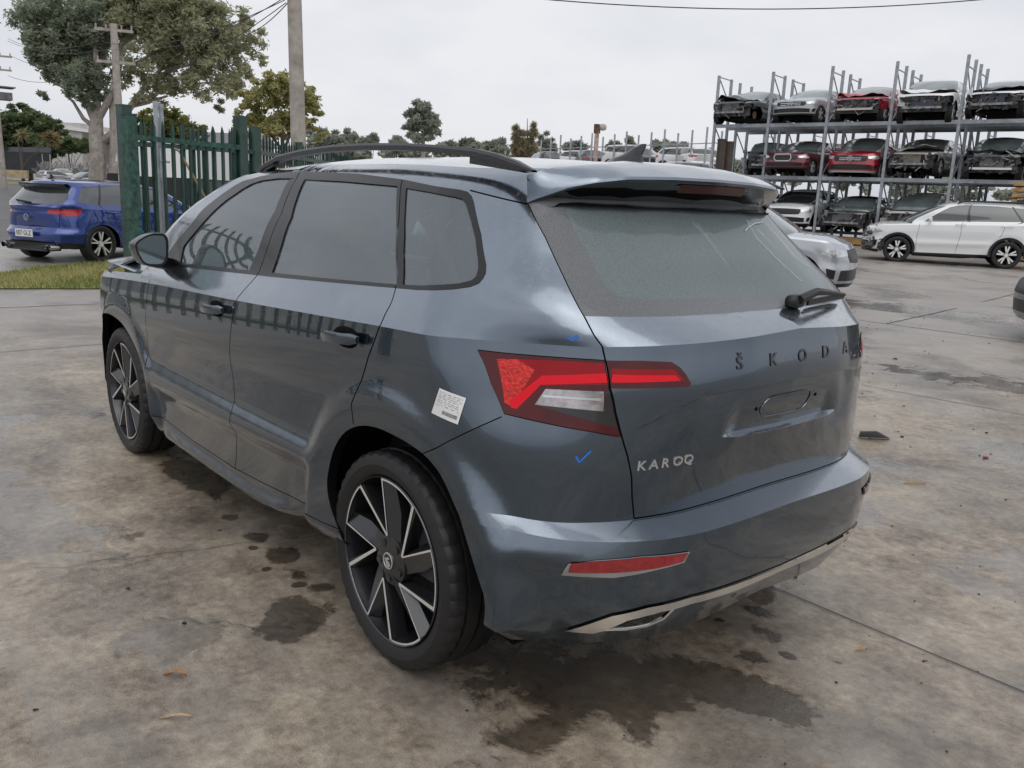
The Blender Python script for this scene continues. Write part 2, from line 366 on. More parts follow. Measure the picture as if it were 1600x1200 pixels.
TR = {"wout": [[3.741, 1.155], [3.752, 1.1], [3.723, 1.053], [3.614, 1.06], [2.795, 1.1], [2.089, 1.134], [1.565, 1.159], [1.438, 1.165], [1.334, 1.173], [1.244, 1.183], [1.18, 1.193], [1.142, 1.204], [1.121, 1.218], [1.107, 1.232], [1.1, 1.252], [1.108, 1.329], [1.144, 1.417], [1.155, 1.432], [1.177, 1.443], [1.216, 1.448], [1.379, 1.456], [1.647, 1.474], [2.074, 1.49], [2.506, 1.494], [3.051, 1.493], [3.22, 1.488], [3.511, 1.475], [3.711, 1.452], [3.742, 1.432], [3.764, 1.397], [3.75, 1.359], [3.707, 1.246]],
 "gfront": [[2.811, 1.468], [3.115, 1.467], [3.363, 1.457], [3.463, 1.443], [3.517, 1.418], [3.554, 1.375], [3.546, 1.315], [3.565, 1.235], [3.599, 1.153], [3.54, 1.087], [3.521, 1.08], [3.15, 1.098], [2.754, 1.116], [2.731, 1.205], [2.739, 1.344], [2.893, 1.464]],
 "grear": [[2.647, 1.466], [2.154, 1.462], [1.667, 1.452], [1.588, 1.32], [1.562, 1.169], [1.995, 1.149], [2.539, 1.127], [2.52, 1.23], [2.518, 1.327]],
 "gquart": [[1.591, 1.447], [1.416, 1.438], [1.246, 1.427], [1.204, 1.422], [1.183, 1.41], [1.154, 1.365], [1.134, 1.318], [1.13, 1.266], [1.135, 1.24], [1.149, 1.221], [1.17, 1.21], [1.222, 1.199], [1.289, 1.191], [1.405, 1.179], [1.518, 1.172], [1.529, 1.304]],
 "bpillar_gap": [[2.868, 1.496], [2.789, 1.468], [2.642, 1.335], [2.653, 1.117], [2.681, 1.113], [2.715, 1.06], [2.745, 1.014], [2.778, 0.924], [2.787, 0.847], [2.785, 0.782], [2.785, 0.628], [2.778, 0.487], [2.899, 0.284], [2.88, 0.27]],
 "c_gap": [[1.663, 1.475], [1.59, 1.358], [1.565, 1.248], [1.56, 1.157], [1.564, 1.117], [1.599, 1.056], [1.692, 0.955], [1.767, 0.851], [1.788, 0.789], [1.804, 0.73], [1.808, 0.705]],
 "fgap": [[3.887, 1.02], [3.791, 0.963], [3.785, 0.864], [3.816, 0.783], [3.872, 0.648], [3.839, 0.559], [3.812, 0.468], [3.815, 0.396], [3.803, 0.34]],
 "arch": [[1.934, 0.361], [1.967, 0.404], [1.988, 0.447], [1.992, 0.493], [1.977, 0.536], [1.954, 0.591], [1.92, 0.642], [1.874, 0.686], [1.814, 0.718], [1.752, 0.739], [1.688, 0.75], [1.631, 0.753], [1.573, 0.752], [1.487, 0.748], [1.415, 0.732], [1.374, 0.712], [1.339, 0.682], [1.3, 0.646], [1.279, 0.608], [1.248, 0.553], [1.216, 0.496], [1.183, 0.44], [1.144, 0.387]],
 "farch": [[4.58, 0.715], [4.466, 0.733], [4.367, 0.732], [4.237, 0.719], [4.144, 0.692], [4.022, 0.641], [3.934, 0.588], [3.883, 0.519], [3.849, 0.445], [3.811, 0.351], [3.773, 0.287]],
 "sill": [[3.771, 0.297], [3.367, 0.286], [2.886, 0.288], [2.602, 0.303], [2.3, 0.347]],
 "lowline": [[3.801, 0.398], [3.326, 0.406], [2.848, 0.437], [2.431, 0.45], [1.992, 0.502]],
 "lampbody": [[1.163, 1.04], [0.981, 1.04], [0.792, 1.04], [0.779, 0.972], [0.753, 0.909], [0.721, 0.847], [0.906, 0.867], [1.092, 0.886], [1.133, 0.958]],
 "lampgate": [[0.792, 1.04], [0.68, 1.042], [0.576, 1.037], [0.555, 1.026], [0.537, 1.004], [0.52, 0.983], [0.529, 0.976], [0.665, 0.975], [0.779, 0.972]],
 "lampclear": [[0.994, 0.95], [0.975, 0.959], [0.875, 0.962], [0.791, 0.96], [0.778, 0.917], [0.763, 0.887], [0.863, 0.905], [1.004, 0.923]],
 "lampbright": [[1.044, 1.03], [0.906, 1.032], [0.785, 1.026], [0.778, 0.986], [0.985, 0.967], [1.051, 0.904], [1.073, 0.905], [1.089, 1.009]],
 "lampclear2": [[0.966, 0.959], [0.815, 0.967], [0.791, 0.912], [0.998, 0.917]],
 "lampblack": [[0.998, 0.917], [0.791, 0.912], [0.815, 0.967], [0.786, 0.969], [0.766, 0.917], [0.741, 0.871]],
 "gatebright": [[0.769, 1.02], [0.577, 1.019], [0.555, 0.992], [0.772, 0.986]],
 "trimtop": [[0.92, 0.305], [0.814, 0.352], [0.769, 0.371], [0.657, 0.395], [0.496, 0.407], [0.293, 0.401], [0.181, 0.395]],
 "trimlow": [[0.827, 0.302], [0.791, 0.314], [0.741, 0.341], [0.716, 0.354], [0.65, 0.368], [0.487, 0.383], [0.256, 0.372], [0.131, 0.359]],
 "tiphole": [[0.779, 0.317], [0.716, 0.354], [0.605, 0.375], [0.555, 0.376], [0.562, 0.365], [0.578, 0.344], [0.624, 0.33], [0.701, 0.321]],
 "tipring": [[0.792, 0.314], [0.713, 0.314], [0.638, 0.321], [0.582, 0.341], [0.55, 0.379]],
 "lampline": [[0.774, 1.009], [0.974, 0.991], [1.074, 0.923], [1.071, 0.904], [1.053, 0.902], [0.98, 0.968], [0.778, 0.986]],
 "gateline": [[0.767, 1.006], [0.574, 1.006], [0.555, 0.992], [0.772, 0.986]],
 "lampbar": [[0.973, 0.944], [0.802, 0.945], [0.802, 0.939], [0.973, 0.938]],
 "gate": [[0.908, 1.421], [0.858, 1.332], [0.828, 1.239], [0.804, 1.145], [0.789, 1.074], [0.773, 0.998], [0.713, 0.84], [0.686, 0.796], [0.663, 0.741], [0.648, 0.676], [0.641, 0.616]],
 "refl": [[0.925, 0.49], [0.888, 0.529], [0.808, 0.541], [0.679, 0.55], [0.51, 0.547], [0.53, 0.519], [0.626, 0.509], [0.769, 0.49]],
 "reflred": [[0.896, 0.504], [0.879, 0.531], [0.807, 0.539], [0.679, 0.548], [0.517, 0.544], [0.534, 0.523], [0.628, 0.515], [0.762, 0.508]],
 "glass": [[0.909, 1.411], [0.838, 1.269], [0.804, 1.145], [0.649, 1.144], [0.459, 1.142], [0.289, 1.143], [0.094, 1.142]],
 "glassclear": [[0.749, 1.393], [0.736, 1.271], [0.708, 1.192], [0.674, 1.182], [0.412, 1.177], [0.027, 1.176]],
 "bshut": [[1.456, 0.708], [1.414, 0.736], [1.299, 0.79], [1.098, 0.88]],
 "chrometop": [[0.92, 0.305], [0.851, 0.341], [0.782, 0.369], [0.696, 0.381], [0.543, 0.393], [0.293, 0.401]],
 "chromelow": [[0.794, 0.304], [0.722, 0.33], [0.635, 0.361], [0.43, 0.385]],
 "label": [[1.315, 0.928], [1.217, 0.914], [1.252, 0.842], [1.368, 0.855]],
 "check1": [[0.879, 1.092], [0.869, 1.086], [0.842, 1.097]],
 "check2": [[0.855, 0.795], [0.843, 0.779], [0.811, 0.81]],
 "handle_r": [[1.953, 0.987], [1.703, 1.001]],
 "handle_f": [[3.041, 0.941], [2.788, 0.955]],
 "seam": [[1.157, 1.443], [1.025, 1.43], [0.909, 1.416]],
 "ledgetop": [[1.145, 0.595], [0.915, 0.604], [0.641, 0.616], [0.346, 0.625], [-0.03, 0.625]],
 "ledgelow": [[1.215, 0.585], [1.066, 0.575], [0.861, 0.577], [0.7, 0.584], [0.457, 0.593], [0.039, 0.588]],
 "recess": [[0.702, 0.862], [0.555, 0.923], [0.464, 0.952], [0.231, 0.963], [0.045, 0.97]],
 "recesslow": [[0.233, 0.817], [-0.007, 0.812]]}
def rowz(k, s):
    s = np.atleast_1d(np.asarray(s, float)); XC = ROWS[k][2]; m = ROWS[k][3]; t = np.clip(s/S0, 0, 1)
    a, _b = ab(m, t)
    x = np.where(s < S0, XC-a*(XC-ROWS[k][1]), side_x(s, XC, 2.30))
    return zline(k, s, x)
def inside(poly, X, Y):
    poly = np.asarray(poly, float); r = np.zeros(len(X), bool); j = len(poly)-1
    for i in range(len(poly)):
        xi, yi = poly[i]; xj, yj = poly[j]
        with np.errstate(all='ignore'):
            r ^= ((yi > Y) != (yj > Y)) & (X < (xj-xi)*(Y-yi)/(yj-yi+1e-15)+xi)
        j = i
    return r
def resamp(pl, st, closed=False):
    pl = [tuple(p) for p in pl]; pl = pl+[pl[0]] if closed else pl; out = []
    for a, b in zip(pl[:-1], pl[1:]):
        n = max(1, int(math.ceil(math.hypot(b[0]-a[0], b[1]-a[1])/st)))
        out += [(a[0]+(b[0]-a[0])*i/n, a[1]+(b[1]-a[1])*i/n) for i in range(n)]
    return out if closed else out+[pl[-1]]
def smooth_line(pl, n=2):
    """Chaikin corner cutting, ends kept"""
    for _ in range(n):
        o = [pl[0]]
        for a, b in zip(pl[:-1], pl[1:]): o += [(a[0]*.75+b[0]*.25, a[1]*.75+b[1]*.25), (a[0]*.25+b[0]*.75, a[1]*.25+b[1]*.75)]
        o.append(pl[-1]); pl = o
    return pl
def band(pl, w):
    """closed polygon round a polyline, half width w"""
    p = np.array(pl, float); d = np.gradient(p, axis=0); d /= np.hypot(*d.T)[:, None]+1e-9; n = np.c_[-d[:, 1], d[:, 0]]*w
    return [tuple(q) for q in p+n]+[tuple(q) for q in (p-n)[::-1]]
class Shell:
    def __init__(s, ds, dz, paints, gaps=(), warp=None, creases=((9, 0, SF),), lines=()):
        s.warp = warp or (lambda x, y, z: (x, y, z))
        V = []; E = []; near = []
        def addl(pl, closed):
            q = resamp(pl, ds*.7, closed); b = len(V); V.extend(q); near.extend(q); n = len(q)
            E.extend([(b+i, b+(i+1) % n) for i in range(n if closed else n-1)])
        sb = np.arange(0, SF+1e-6, ds*2)
        dom = [(a, float(rowz(0, a)[0])+.002) for a in sb]
        if dom[-1][0] < SF-1e-6: dom.append((SF, float(rowz(0, SF)[0])+.002))
        dom += [(a, float(rowz(10, a)[0])) for a in np.arange(SF, SA+.001, -ds*2)]+[(SA, float(rowz(10, SA)[0]))]
        dom += [(SA, float(rowz(16, SA)[0]))]+[(a, float(rowz(16, a)[0])-.0005) for a in np.arange(SA-ds, .001, -ds*2)]+[(0, float(rowz(16, 0)[0]))]
        s.cr = []
        def cre(pl): s.cr.append(np.array(pl)); addl(pl, False)
        s.dom = dom; addl(dom, True)
        for k, s0_, s1_ in creases: cre([(a, float(rowz(k, a)[0])) for a in np.arange(s0_, s1_, ds)])
        for lab, pl in paints: addl(pl, True)
        for pl in lines: cre(pl)
        gb = []
        for pl, w in gaps:
            g = band(resamp(pl, ds), w); gb.append(g); addl(g, True)
        gs = np.arange(ds/2, SF, ds); g0, g1 = np.meshgrid(gs, np.arange(.2, 1.54, dz)); g0 = g0.ravel(); g1 = g1.ravel()
        ok = inside(dom, g0, g1); g0 = g0[ok]; g1 = g1[ok]
        # thin out grid points next to lines
        cell = {}
        for p in near: cell.setdefault((int(p[0]/ds), int(p[1]/ds)), []).append(p)
        rr = (ds*.35)**2
        for a, b in zip(g0, g1):
            i, j = int(a/ds), int(b/ds); bad = False
            for ii in (i-1, i, i+1):
                for jj in (j-1, j, j+1):
                    for p in cell.get((ii, jj), ()):
                        if (p[0]-a)**2+(p[1]-b)**2 < rr: bad = True; break
                    if bad: break
                if bad: break
            if not bad: V.append((a, b))
        r = delaunay_2d_cdt([Vector(p) for p in V], E, [], 0, 1e-5)
        s.q = np.array([(p[0], p[1]) for p in r[0]]); s.T = np.array([f[:3] for f in r[2]])
        cen = s.q[s.T].mean(1); lab = np.array(['body']*len(s.T), dtype=object)
        lab[~inside(dom, cen[:, 0], cen[:, 1])] = 'drop'; dr = lab == 'drop'
        for name, pl in paints: lab[inside(pl, cen[:, 0], cen[:, 1]) & ~dr & (lab != 'drop')] = name
        for g in gb: lab[inside(g, cen[:, 0], cen[:, 1]) & (lab != 'drop')] = 'gap'
        s.lab = lab
        s.lid = np.full((len(s.cr), len(s.q)), False)
        for i, pl in enumerate(s.cr):
            zz_ = np.interp(s.q[:, 0], pl[:, 0], pl[:, 1]); s.lid[i] = (np.abs(s.q[:, 1]-zz_) < 4e-4) & (s.q[:, 0] >= pl[0, 0]-1e-6) & (s.q[:, 0] <= pl[-1, 0]+1e-6)
        q = s.q; X, Y, Z = P(q[:, 0], q[:, 1]); s.X = np.stack([X, Y, Z], 1)
        e = 2e-3; a = np.stack(P(q[:, 0]+e, q[:, 1]), 1)-np.stack(P(q[:, 0]-e, q[:, 1]), 1); b = np.stack(P(q[:, 0], q[:, 1]+e), 1)-np.stack(P(q[:, 0], q[:, 1]-e), 1)
        n = np.cross(a, b); n /= np.linalg.norm(n, axis=1)[:, None]+1e-12; n[:, :] *= np.where((n[:, 1] < 0) & (q[:, 0] > .3) & (q[:, 0] < 5.5), -1, 1)[:, None]
        cc = s.X-np.array([1.2, 0, .8]); s.n = n*np.sign((n*cc).sum(1))[:, None]
        z0_ = q[:, 0] < 1e-4; s.X[z0_, 1] = 0; s.n[z0_, 1] = 0; s.n /= np.linalg.norm(s.n, axis=1)[:, None]+1e-12
    def emit(s, labels, name, mat, parent, off=0., side='both', depth=None, sharp=24):
        if isinstance(labels, str): labels = (labels,)
        t = s.T[np.isin(s.lab, labels)]
        if not len(t): return None
        idx, inv = np.unique(t, return_inverse=True); f = inv.reshape(-1, 3); X = s.X[idx].copy(); n = s.n[idx]
        d = np.full(len(idx), off, float)
        if depth is not None: d = d+depth(s.q[idx, 0], s.q[idx, 1], X)
        X = X+n*d[:, None]
        # outward winding
        A, B, D = X[f[:, 0]], X[f[:, 1]], X[f[:, 2]]; fl = (np.cross(B-A, D-A)*n[f].mean(1)).sum(1) < 0
        f = np.where(fl[:, None], f[:, ::-1], f)
        Lx = np.stack(s.warp(*X.T), 1); Rx = Lx*[1, -1, 1]
        if side == 'L': V, F = Lx, f
        elif side == 'R': V, F = Rx, f[:, ::-1]
        else: V = np.r_[Lx, Rx]; F = np.r_[f, f[:, ::-1]+len(Lx)]
        me = bpy.data.meshes.new(name); me.from_pydata(V.tolist(), [], F.tolist())
        li = s.lid[:, idx]; li = np.concatenate([li, li], 1) if side == 'both' else li
        ev = np.zeros(len(me.edges)*2, np.int32); me.edges.foreach_get('vertices', ev); ev = ev.reshape(-1, 2); shp = (li[:, ev[:, 0]] & li[:, ev[:, 1]]).any(0)
        me.edges.foreach_set('use_edge_sharp', shp)
        if side == 'both':
            bm = bmesh.new(); bm.from_mesh(me); bmesh.ops.remove_doubles(bm, verts=[v for v in bm.verts if abs(v.co.y) < .0004], dist=.0004); bm.to_mesh(me); bm.free()
        me.polygons.foreach_set('use_smooth', [True]*len(me.polygons))
        me.materials.append(mat); o = bpy.data.objects.new(name, me); C.objects.link(o); o.parent = parent
        return o
    def lr(s, labels, name, mat, parent, **k):
        return s.emit(labels, name, mat, parent, side='L', **k), s.emit(labels, name, mat, parent, side='R', **k)
def shell_caps(ds, warp):
    """roof, bonnet and windscreen surfaces as (V, F) in car space, both halves"""
    w = warp or (lambda x, y, z: (x, y, z)); out = {}
    def sheet(edge, crown, nq=10, off=0):
        V = []; F = []; n = len(edge)
        for (x, y, z) in edge:
            for j in range(-nq, nq+1):
                q = j/nq; yy = y*q; V.append(w(x, yy, z+crown*(y*y-yy*yy)+off))
        K = 2*nq+1
        for i in range(n-1):
            for j in range(K-1): F.append((i*K+j, i*K+j+1, (i+1)*K+j+1, (i+1)*K+j))
        return V, F
    s1 = np.arange(0.02, SA, ds); z1 = rowz(16, s1); e1 = np.stack(P(s1, z1-.0005), 1)
    s2 = np.arange(SA, SA+1.2-1e-6, ds); z2 = np.full(len(s2), float(rowz(16, SA)[0])-.0005); e2 = np.stack(P(s2, z2, 'G'), 1)
    ed = [tuple(p) for p in e1]+[tuple(p) for p in e2]; out['roof'] = sheet(ed, .16)
    s3 = np.r_[np.arange(SA, SF, ds), SF-.01]; z3 = rowz(10, s3); e3 = np.stack(P(s3, z3), 1); out['bonnet'] = sheet([tuple(p) for p in e3], .10)
    # windscreen: its own columns
    gs = np.linspace(SA, SA+1.2, 13); gzv = np.linspace(.93, float(z2[0]), 12); V = []; F = []; lab = []
    col = [(g, 1) for g in gs]+[(g, -1) for g in gs[::-1][1:]]
    for g, sg in col:
        X, Y, Z = P(np.full(12, g), gzv, 'G')
        for i in range(12): V.append(w(X[i], sg*Y[i], Z[i]))
    for c in range(len(col)-1):
        for i in range(11):
            F.append((c*12+i, c*12+i+1, (c+1)*12+i+1, (c+1)*12+i)); lab.append(0 if (c < 1 or c > len(col)-3 or i > 9) else 1)
    out['screen'] = (V, F, lab); return out
def polar(cx, cz, r, a0=-20, a1=200, n=30, sx=1.0):
    """wheel opening as an (s, z) outline; on the flanks s = x + 1.65"""
    return [(cx+1.65+sx*r*math.cos(math.radians(a)), cz+r*math.sin(math.radians(a))) for a in np.linspace(a0, a1, n)]

# ------------------------------------------------------------------ the dark grey SUV
T = {k: [tuple(p) for p in v] for k, v in TR.items()}
def rounded(poly, n=2):
    for _ in range(n):
        o = []
        for i in range(len(poly)):
            a = poly[i]; b = poly[(i+1) % len(poly)]
            o += [(a[0]*.8+b[0]*.2, a[1]*.8+b[1]*.2), (a[0]*.2+b[0]*.8, a[1]*.2+b[1]*.8)]
        poly = o
    return poly
def build_hero():
    car = thing('parked_car', 'large wet dark grey SUV in the foreground with a paper label on its flank', 'car')
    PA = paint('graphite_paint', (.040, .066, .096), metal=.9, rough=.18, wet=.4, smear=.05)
    bp = [(2.868, 1.4956), (2.789, 1.468), (2.70, 1.335), (2.675, 1.20), (2.672, 1.113), (2.700, 1.061), (2.735, 1.0154), (2.768, .9258), (2.786, .8475), (2.79, .7799), (2.788, .70), (2.788, .6319), (2.80, .4843), (2.84, .37), (2.872, .2855)]
    bp = [(2.868, 1.4956), (2.789, 1.468), (2.642, 1.335), (2.645, 1.22), (2.656, 1.113), (2.700, 1.061)]+bp[6:]
    cg = [(1.6476, 1.4738), (1.5902, 1.358), (1.5659, 1.248), (1.5595, 1.157), (1.5634, 1.1166), (1.5957, 1.0554), (1.6888, 0.9551), (1.7569, 0.86), (1.8044, 0.7922), (1.803, 0.7305), (1.7996, 0.716)]
    fg = [(3.80, 1.03), (3.785, .98), (3.80, .90), (3.822, .80), (3.845, .68), (3.858, .60), (3.852, .53)]
    arch = [(1.87, .20), (1.88, .28), (1.900, .32), (1.9344, .3615), (1.967, .404), (1.986, .447), (1.990, .493), (1.977, .536), (1.954, .591), (1.920, .642), (1.874, .686), (1.814, .718), (1.7525, .7385), (1.688, .750), (1.6305, .7533), (1.573, .7524), (1.487, .7477), (1.413, .733), (1.371, .713), (1.332, .684), (1.294, .648), (1.267, .608), (1.238, .557), (1.205, .5015), (1.170, .446), (1.130, .394), (1.115, .32), (1.11, .20)]
    farch = [(4.72, .20), (4.72, .40), (4.71, .55), (4.66, .66), (4.58, .715), (4.47, .733), (4.367, .733), (4.237, .719), (4.144, .692), (4.03, .643), (3.94, .588), (3.885, .52), (3.850, .445), (3.830, .36), (3.825, .30), (3.82, .20)]
    arch = smooth_line(arch, 1); farch = smooth_line(farch, 1)
    gate = [(0.9308, 1.4549), (0.9078, 1.4215), (0.8576, 1.3321), (0.8281, 1.2388), (0.8042, 1.1447), (0.7888, 1.0744), (0.7802, 1.0197), (0.7762, 0.9724), (0.7531, 0.9092), (0.7212, 0.847), (0.6921, 0.7956), (0.6695, 0.7401), (0.6568, 0.682), (0.6362, 0.6164)]
    ledge = [(a, float(rowz(6, a)[0])+.004) for a in (.638, .56, .48, .40, .30, .20, .10, 0.0)]; gate[-1] = ledge[0]; LZ = ledge[-1][1]
    belt = [p for p in T['wout'][2:11]]
    sill = [(3.82, .305), (3.36, .288), (2.88, .2897), (2.60, .306), (2.2958, 0.33), (2.0364, 0.3384), (1.8681, 0.3522)]
    lamp = [(1.1627, 1.04), (1.0763, 1.0395), (0.9805, 1.0396), (0.8834, 1.0398), (0.7872, 1.0398), (0.7804, 0.9723), (0.7574, 0.909), (0.7253, 0.8468), (0.8139, 0.8581), (0.9061, 0.8667), (1.0916, 0.8865), (1.1325, 0.9579), (1.1494, 1.0126)]
    lgate = [(0.7802, 1.0396), (0.6797, 1.0422), (0.582, 1.0392), (0.5548, 1.0256), (0.5342, 1.0046), (0.5201, 0.9839), (0.5273, 0.9764), (0.6656, 0.973), (0.7732, 0.9713)]
    lbright = [(1.0443, 1.0271), (0.9063, 1.0317), (0.7876, 1.0319), (0.7841, 0.9808), (0.9848, 0.9664), (1.0509, 0.9037), (1.0734, 0.9055), (1.0895, 1.0087)]
    lglow = [(1.1059, 1.0226), (1.0443, 1.0271), (0.9939, 1.0045), (1.0294, 0.9581), (1.0734, 0.9092), (1.0921, 0.9154)]
    body_poly = [(3.82, .18)]+sill[::1]+[(1.86, .18)]
    paints = [
        ('fender', fg[::-1][:-1]+[(3.795, 1.0), (3.90, 1.012), (3.951, 1.02), (6, .99), (6, .1), (3.80, .1)]),
        ('door_front', bp[4:]+[(2.878, .2897)]+[(3.36, .288), (3.82, .305)]+fg[::-1]+[(3.74, 1.065)]+T['wout'][3:5]),
        ('door_rear', cg[3:]+arch[::-1][:0]+[q for q in reversed([a for a in arch if a[0] > 1.80 and a[1] > .34])][:0]+[(1.7994, 0.6944), (1.903, 0.5951), (1.9289, 0.4963), (1.915, 0.4377), (1.8569, 0.3308)]+[(2.2958, 0.335), (2.60, .306), (2.878, .2897)]+bp[::-1][:-4]+T['wout'][5:7]),
        ('sill', body_poly),
        ('bumper', [(0, .1)]+ledge[::-1]+[(0.6695, 0.7401), (0.6921, 0.7956), (0.7253, 0.8468), (0.8139, 0.8581), (0.9061, 0.8667), (1.0916, 0.8865), (1.0985, 0.8804), (1.3001, 0.7898), (1.4256, 0.7322), (1.4952, 0.6937), (1.14, .1)]),
        ('tailgate', [(0, LZ), (0, 1.46)]+gate+ledge[1:]),
        ('drop', arch), ('drop', farch),
        ('surround', T['wout']), ('glass_front', T['gfront']), ('glass_rear', T['grear']), ('glass_quarter', T['gquart']),
        ('glass_tail', [(0, 1.1425), (0.0931, 1.1434), (0.2878, 1.1432), (0.458, 1.1425), (0.6489, 1.1435), (0.8042, 1.1447), (0.8281, 1.2388), (0.8576, 1.3321), (0.9078, 1.4215), (0.9172, 1.44), (0, 1.45)]),
        ('glass_clear', [(0, 1.182), (0.4053, 1.1815), (0.6114, 1.1847), (0.6675, 1.197), (0.695, 1.2254), (0.7163, 1.2992), (0.7493, 1.3899), (0.7557, 1.43), (0, 1.43)]),
        ('lamp', lamp), ('lamp_red', lbright), ('lamp_glow', lglow), ('lamp_black', [(0.9982, 0.9173), (0.7913, 0.9121), (0.7897, 0.9617), (0.777, 0.9654), (0.7636, 0.9172), (0.7413, 0.8713)]), ('lamp_clear', [(0.9659, 0.9589), (0.7948, 0.9625), (0.7913, 0.9121), (0.9982, 0.9173)]),
        ('lamp_line', T['lampline']), ('lamp_bar', T['lampbar']), ('lampgate', lgate), ('lampgate_red', [(0.7688, 1.0202), (0.5774, 1.0209), (0.5447, 0.9938), (0.7679, 0.9842)]),
        ('gate_line', T['gateline']), ('refl_trim', T['refl']), ('reflector', T['reflred']),
        ('trim', [(0, T['trimtop'][-1][1]-.022)]+[(.13, T['trimtop'][-1][1]-.022)]+[p for p in T['trimlow'][::-1] if p[0] > .2]+T['trimtop'][:-1]+[(0, T['trimtop'][-1][1]-.002)]),
        ('tip_hole', T['tiphole']),
    ]
    gw = .0027
    ZTS, ZTV = [0, .23, .4623, .5545, .7025], [.969, .963, .9522, .9236, .8616]
    clines = [[(a, float(np.interp(a, ZTS, ZTV))) for a in np.linspace(0, .68, 30)], [(a, float(np.interp(a, ZTS, ZTV))-.010) for a in np.linspace(0, .68, 30)],
              [(a, float(np.interp(a, [0, .27, .40], [.812, .816, .826]))) for a in np.linspace(0, .40, 20)], [(a, float(np.interp(a, [0, .27, .40], [.812, .816, .826]))+.005) for a in np.linspace(0, .40, 20)]]
    gaps = [(bp, gw), (cg[:-1], gw), (fg[1:], gw), (gate[1:], gw), (ledge[:-1]+[(-.01, LZ)], gw*.8), ([(1.4607, 0.7059), (1.4257, 0.7301), (1.3001, 0.7898), (1.0994, 0.8785)], .0016),
            ([(1.1662, 1.448), (1.0249, 1.4304), (0.9085, 1.4164)], .0022), (lamp+[lamp[0]], .0012), (sill[::-1], .0018)]
    sh = Shell(.022, .02, paints, gaps, creases=((9, 0, SF), (5, 0, 1.25), (6, 0, 1.25)), lines=clines)
    q = sh.q
    # hollow in the tailgate for the number plate, with the pressed bead in it
    def gate_depth(s, z, X):
        zt = np.interp(s, ZTS, ZTV); zb = np.interp(s, [0, .27, .40, .72], [.812, .816, .826, .846]); ZR = .010
        d = np.clip((zt-z)/.010, 0, 1)*np.interp(s, [0, .40, .47, .70], [1, 1, .45, 0])
        lo = np.interp(s, [0, .27, .34], [1, 1, 0]); ramp = np.clip((z-zb)/.005, 0, 1); soft = np.clip((z-.785)/(zt-.785), 0, 1)
        k = ramp*lo+(1-lo)*soft; base = 0*soft
        return -.024*d*np.maximum(k, base)
    fade = lambda s, z, X: np.zeros(len(s))
    o = sh.emit('body', 'body', PA, car)
    for sd in 'LR':
        sh.emit('fender', 'front_fender', PA, car, side=sd)
        df = sh.emit('door_front', 'front_door', PA, car, side=sd); drr = sh.emit('door_rear', 'rear_door', PA, car, side=sd)
        sh.emit('sill', 'sill', PA, car, side=sd)
        sr = sh.emit('surround', 'window_frame', simple('window_frame_black', (.010, .010, .011), .3, coat=.15, spec=.4), car, side=sd, off=.001)
        sh.emit('glass_front', 'side_window', glass('side_glass', (.84, .95, .93), film=.15, gl=2.15, drops=.12, milk=(.36, .46, .50)), car, side=sd, off=-.004)
        sh.emit('glass_rear', 'side_window', MATS['side_glass'], car, side=sd, off=-.004)
        sh.emit('glass_quarter', 'side_window', MATS['side_glass'], car, side=sd, off=-.003)
        lb = sh.emit('lamp', 'tail_lamp', simple('lamp_dark_red', (.075, .002, .004), .15, coat=.35, var=.35, scale=9, spec=.3), car, side=sd, off=.003)
        sh.emit('lamp_red', 'lamp_strip', simple('lamp_red', (.30, .001, .006), .25, coat=.25, var=.12, scale=14, spec=.2), lb, side=sd, off=.0035)
        sh.emit('lamp_glow', 'lamp_facet', simple('lamp_facets', (.60, .012, .006), .3, coat=.2, var=.55, scale=90, bump=.5, bscale=120), lb, side=sd, off=.0033)
        sh.emit('lamp_clear', 'lamp_reflector', simple('lamp_clear', (.42, .39, .39), .14, metal=.8, coat=.5, var=.45, scale=18, bump=.12, bscale=30), lb, side=sd, off=.003)
        sh.emit('lamp_black', 'lamp_bezel', GLOSSB, lb, side=sd, off=.0032)
        sh.emit('lamp_line', 'light_guide', simple('lamp_guide', (.75, .004, .016), .3, coat=.2, spec=.2), lb, side=sd, off=.0038)
        sh.emit('lamp_bar', 'lamp_rib', CHROME, lb, side=sd, off=.005)
        lg = sh.emit('lampgate', 'tailgate_lamp', MATS['lamp_dark_red'], car, side=sd, off=.003)
        sh.emit('lampgate_red', 'lamp_strip', MATS['lamp_red'], lg, side=sd, off=.0035)
        sh.emit('gate_line', 'light_guide', MATS['lamp_guide'], lg, side=sd, off=.0038)
        tr_ = sh.emit('refl_trim', 'reflector_trim', simple('trim_silver', (.45, .47, .5), .25, metal=.7), car, side=sd, off=.004)
        sh.emit('reflector', 'reflector', simple('reflector_red', (.28, .006, .01), .15, coat=1, var=.3, scale=60), tr_, side=sd, off=.006)
        sh.emit('tip_hole', 'exhaust_recess', MATTB, car, side=sd, off=-.03)
    sh.emit('gap', 'panel_gap', MATTB, car, off=-.0025)
    tg = sh.emit('tailgate', 'tailgate', PA, car, depth=gate_depth, sharp=22)
    bump_o = sh.emit('bumper', 'rear_bumper', PA, car)
    gl = sh.emit('glass_tail', 'rear_window', glass('rear_frit', (.02, .02, .02), film=.6, gl=1.6, drops=.3, milk=(.205, .215, .225)), car, off=-.002)
    sh.emit('glass_clear', 'clear_pane', glass('rear_glass', (.30, .42, .40), film=.5, gl=1.6, drops=.4, milk=(.25, .305, .31)), gl, off=-.002)
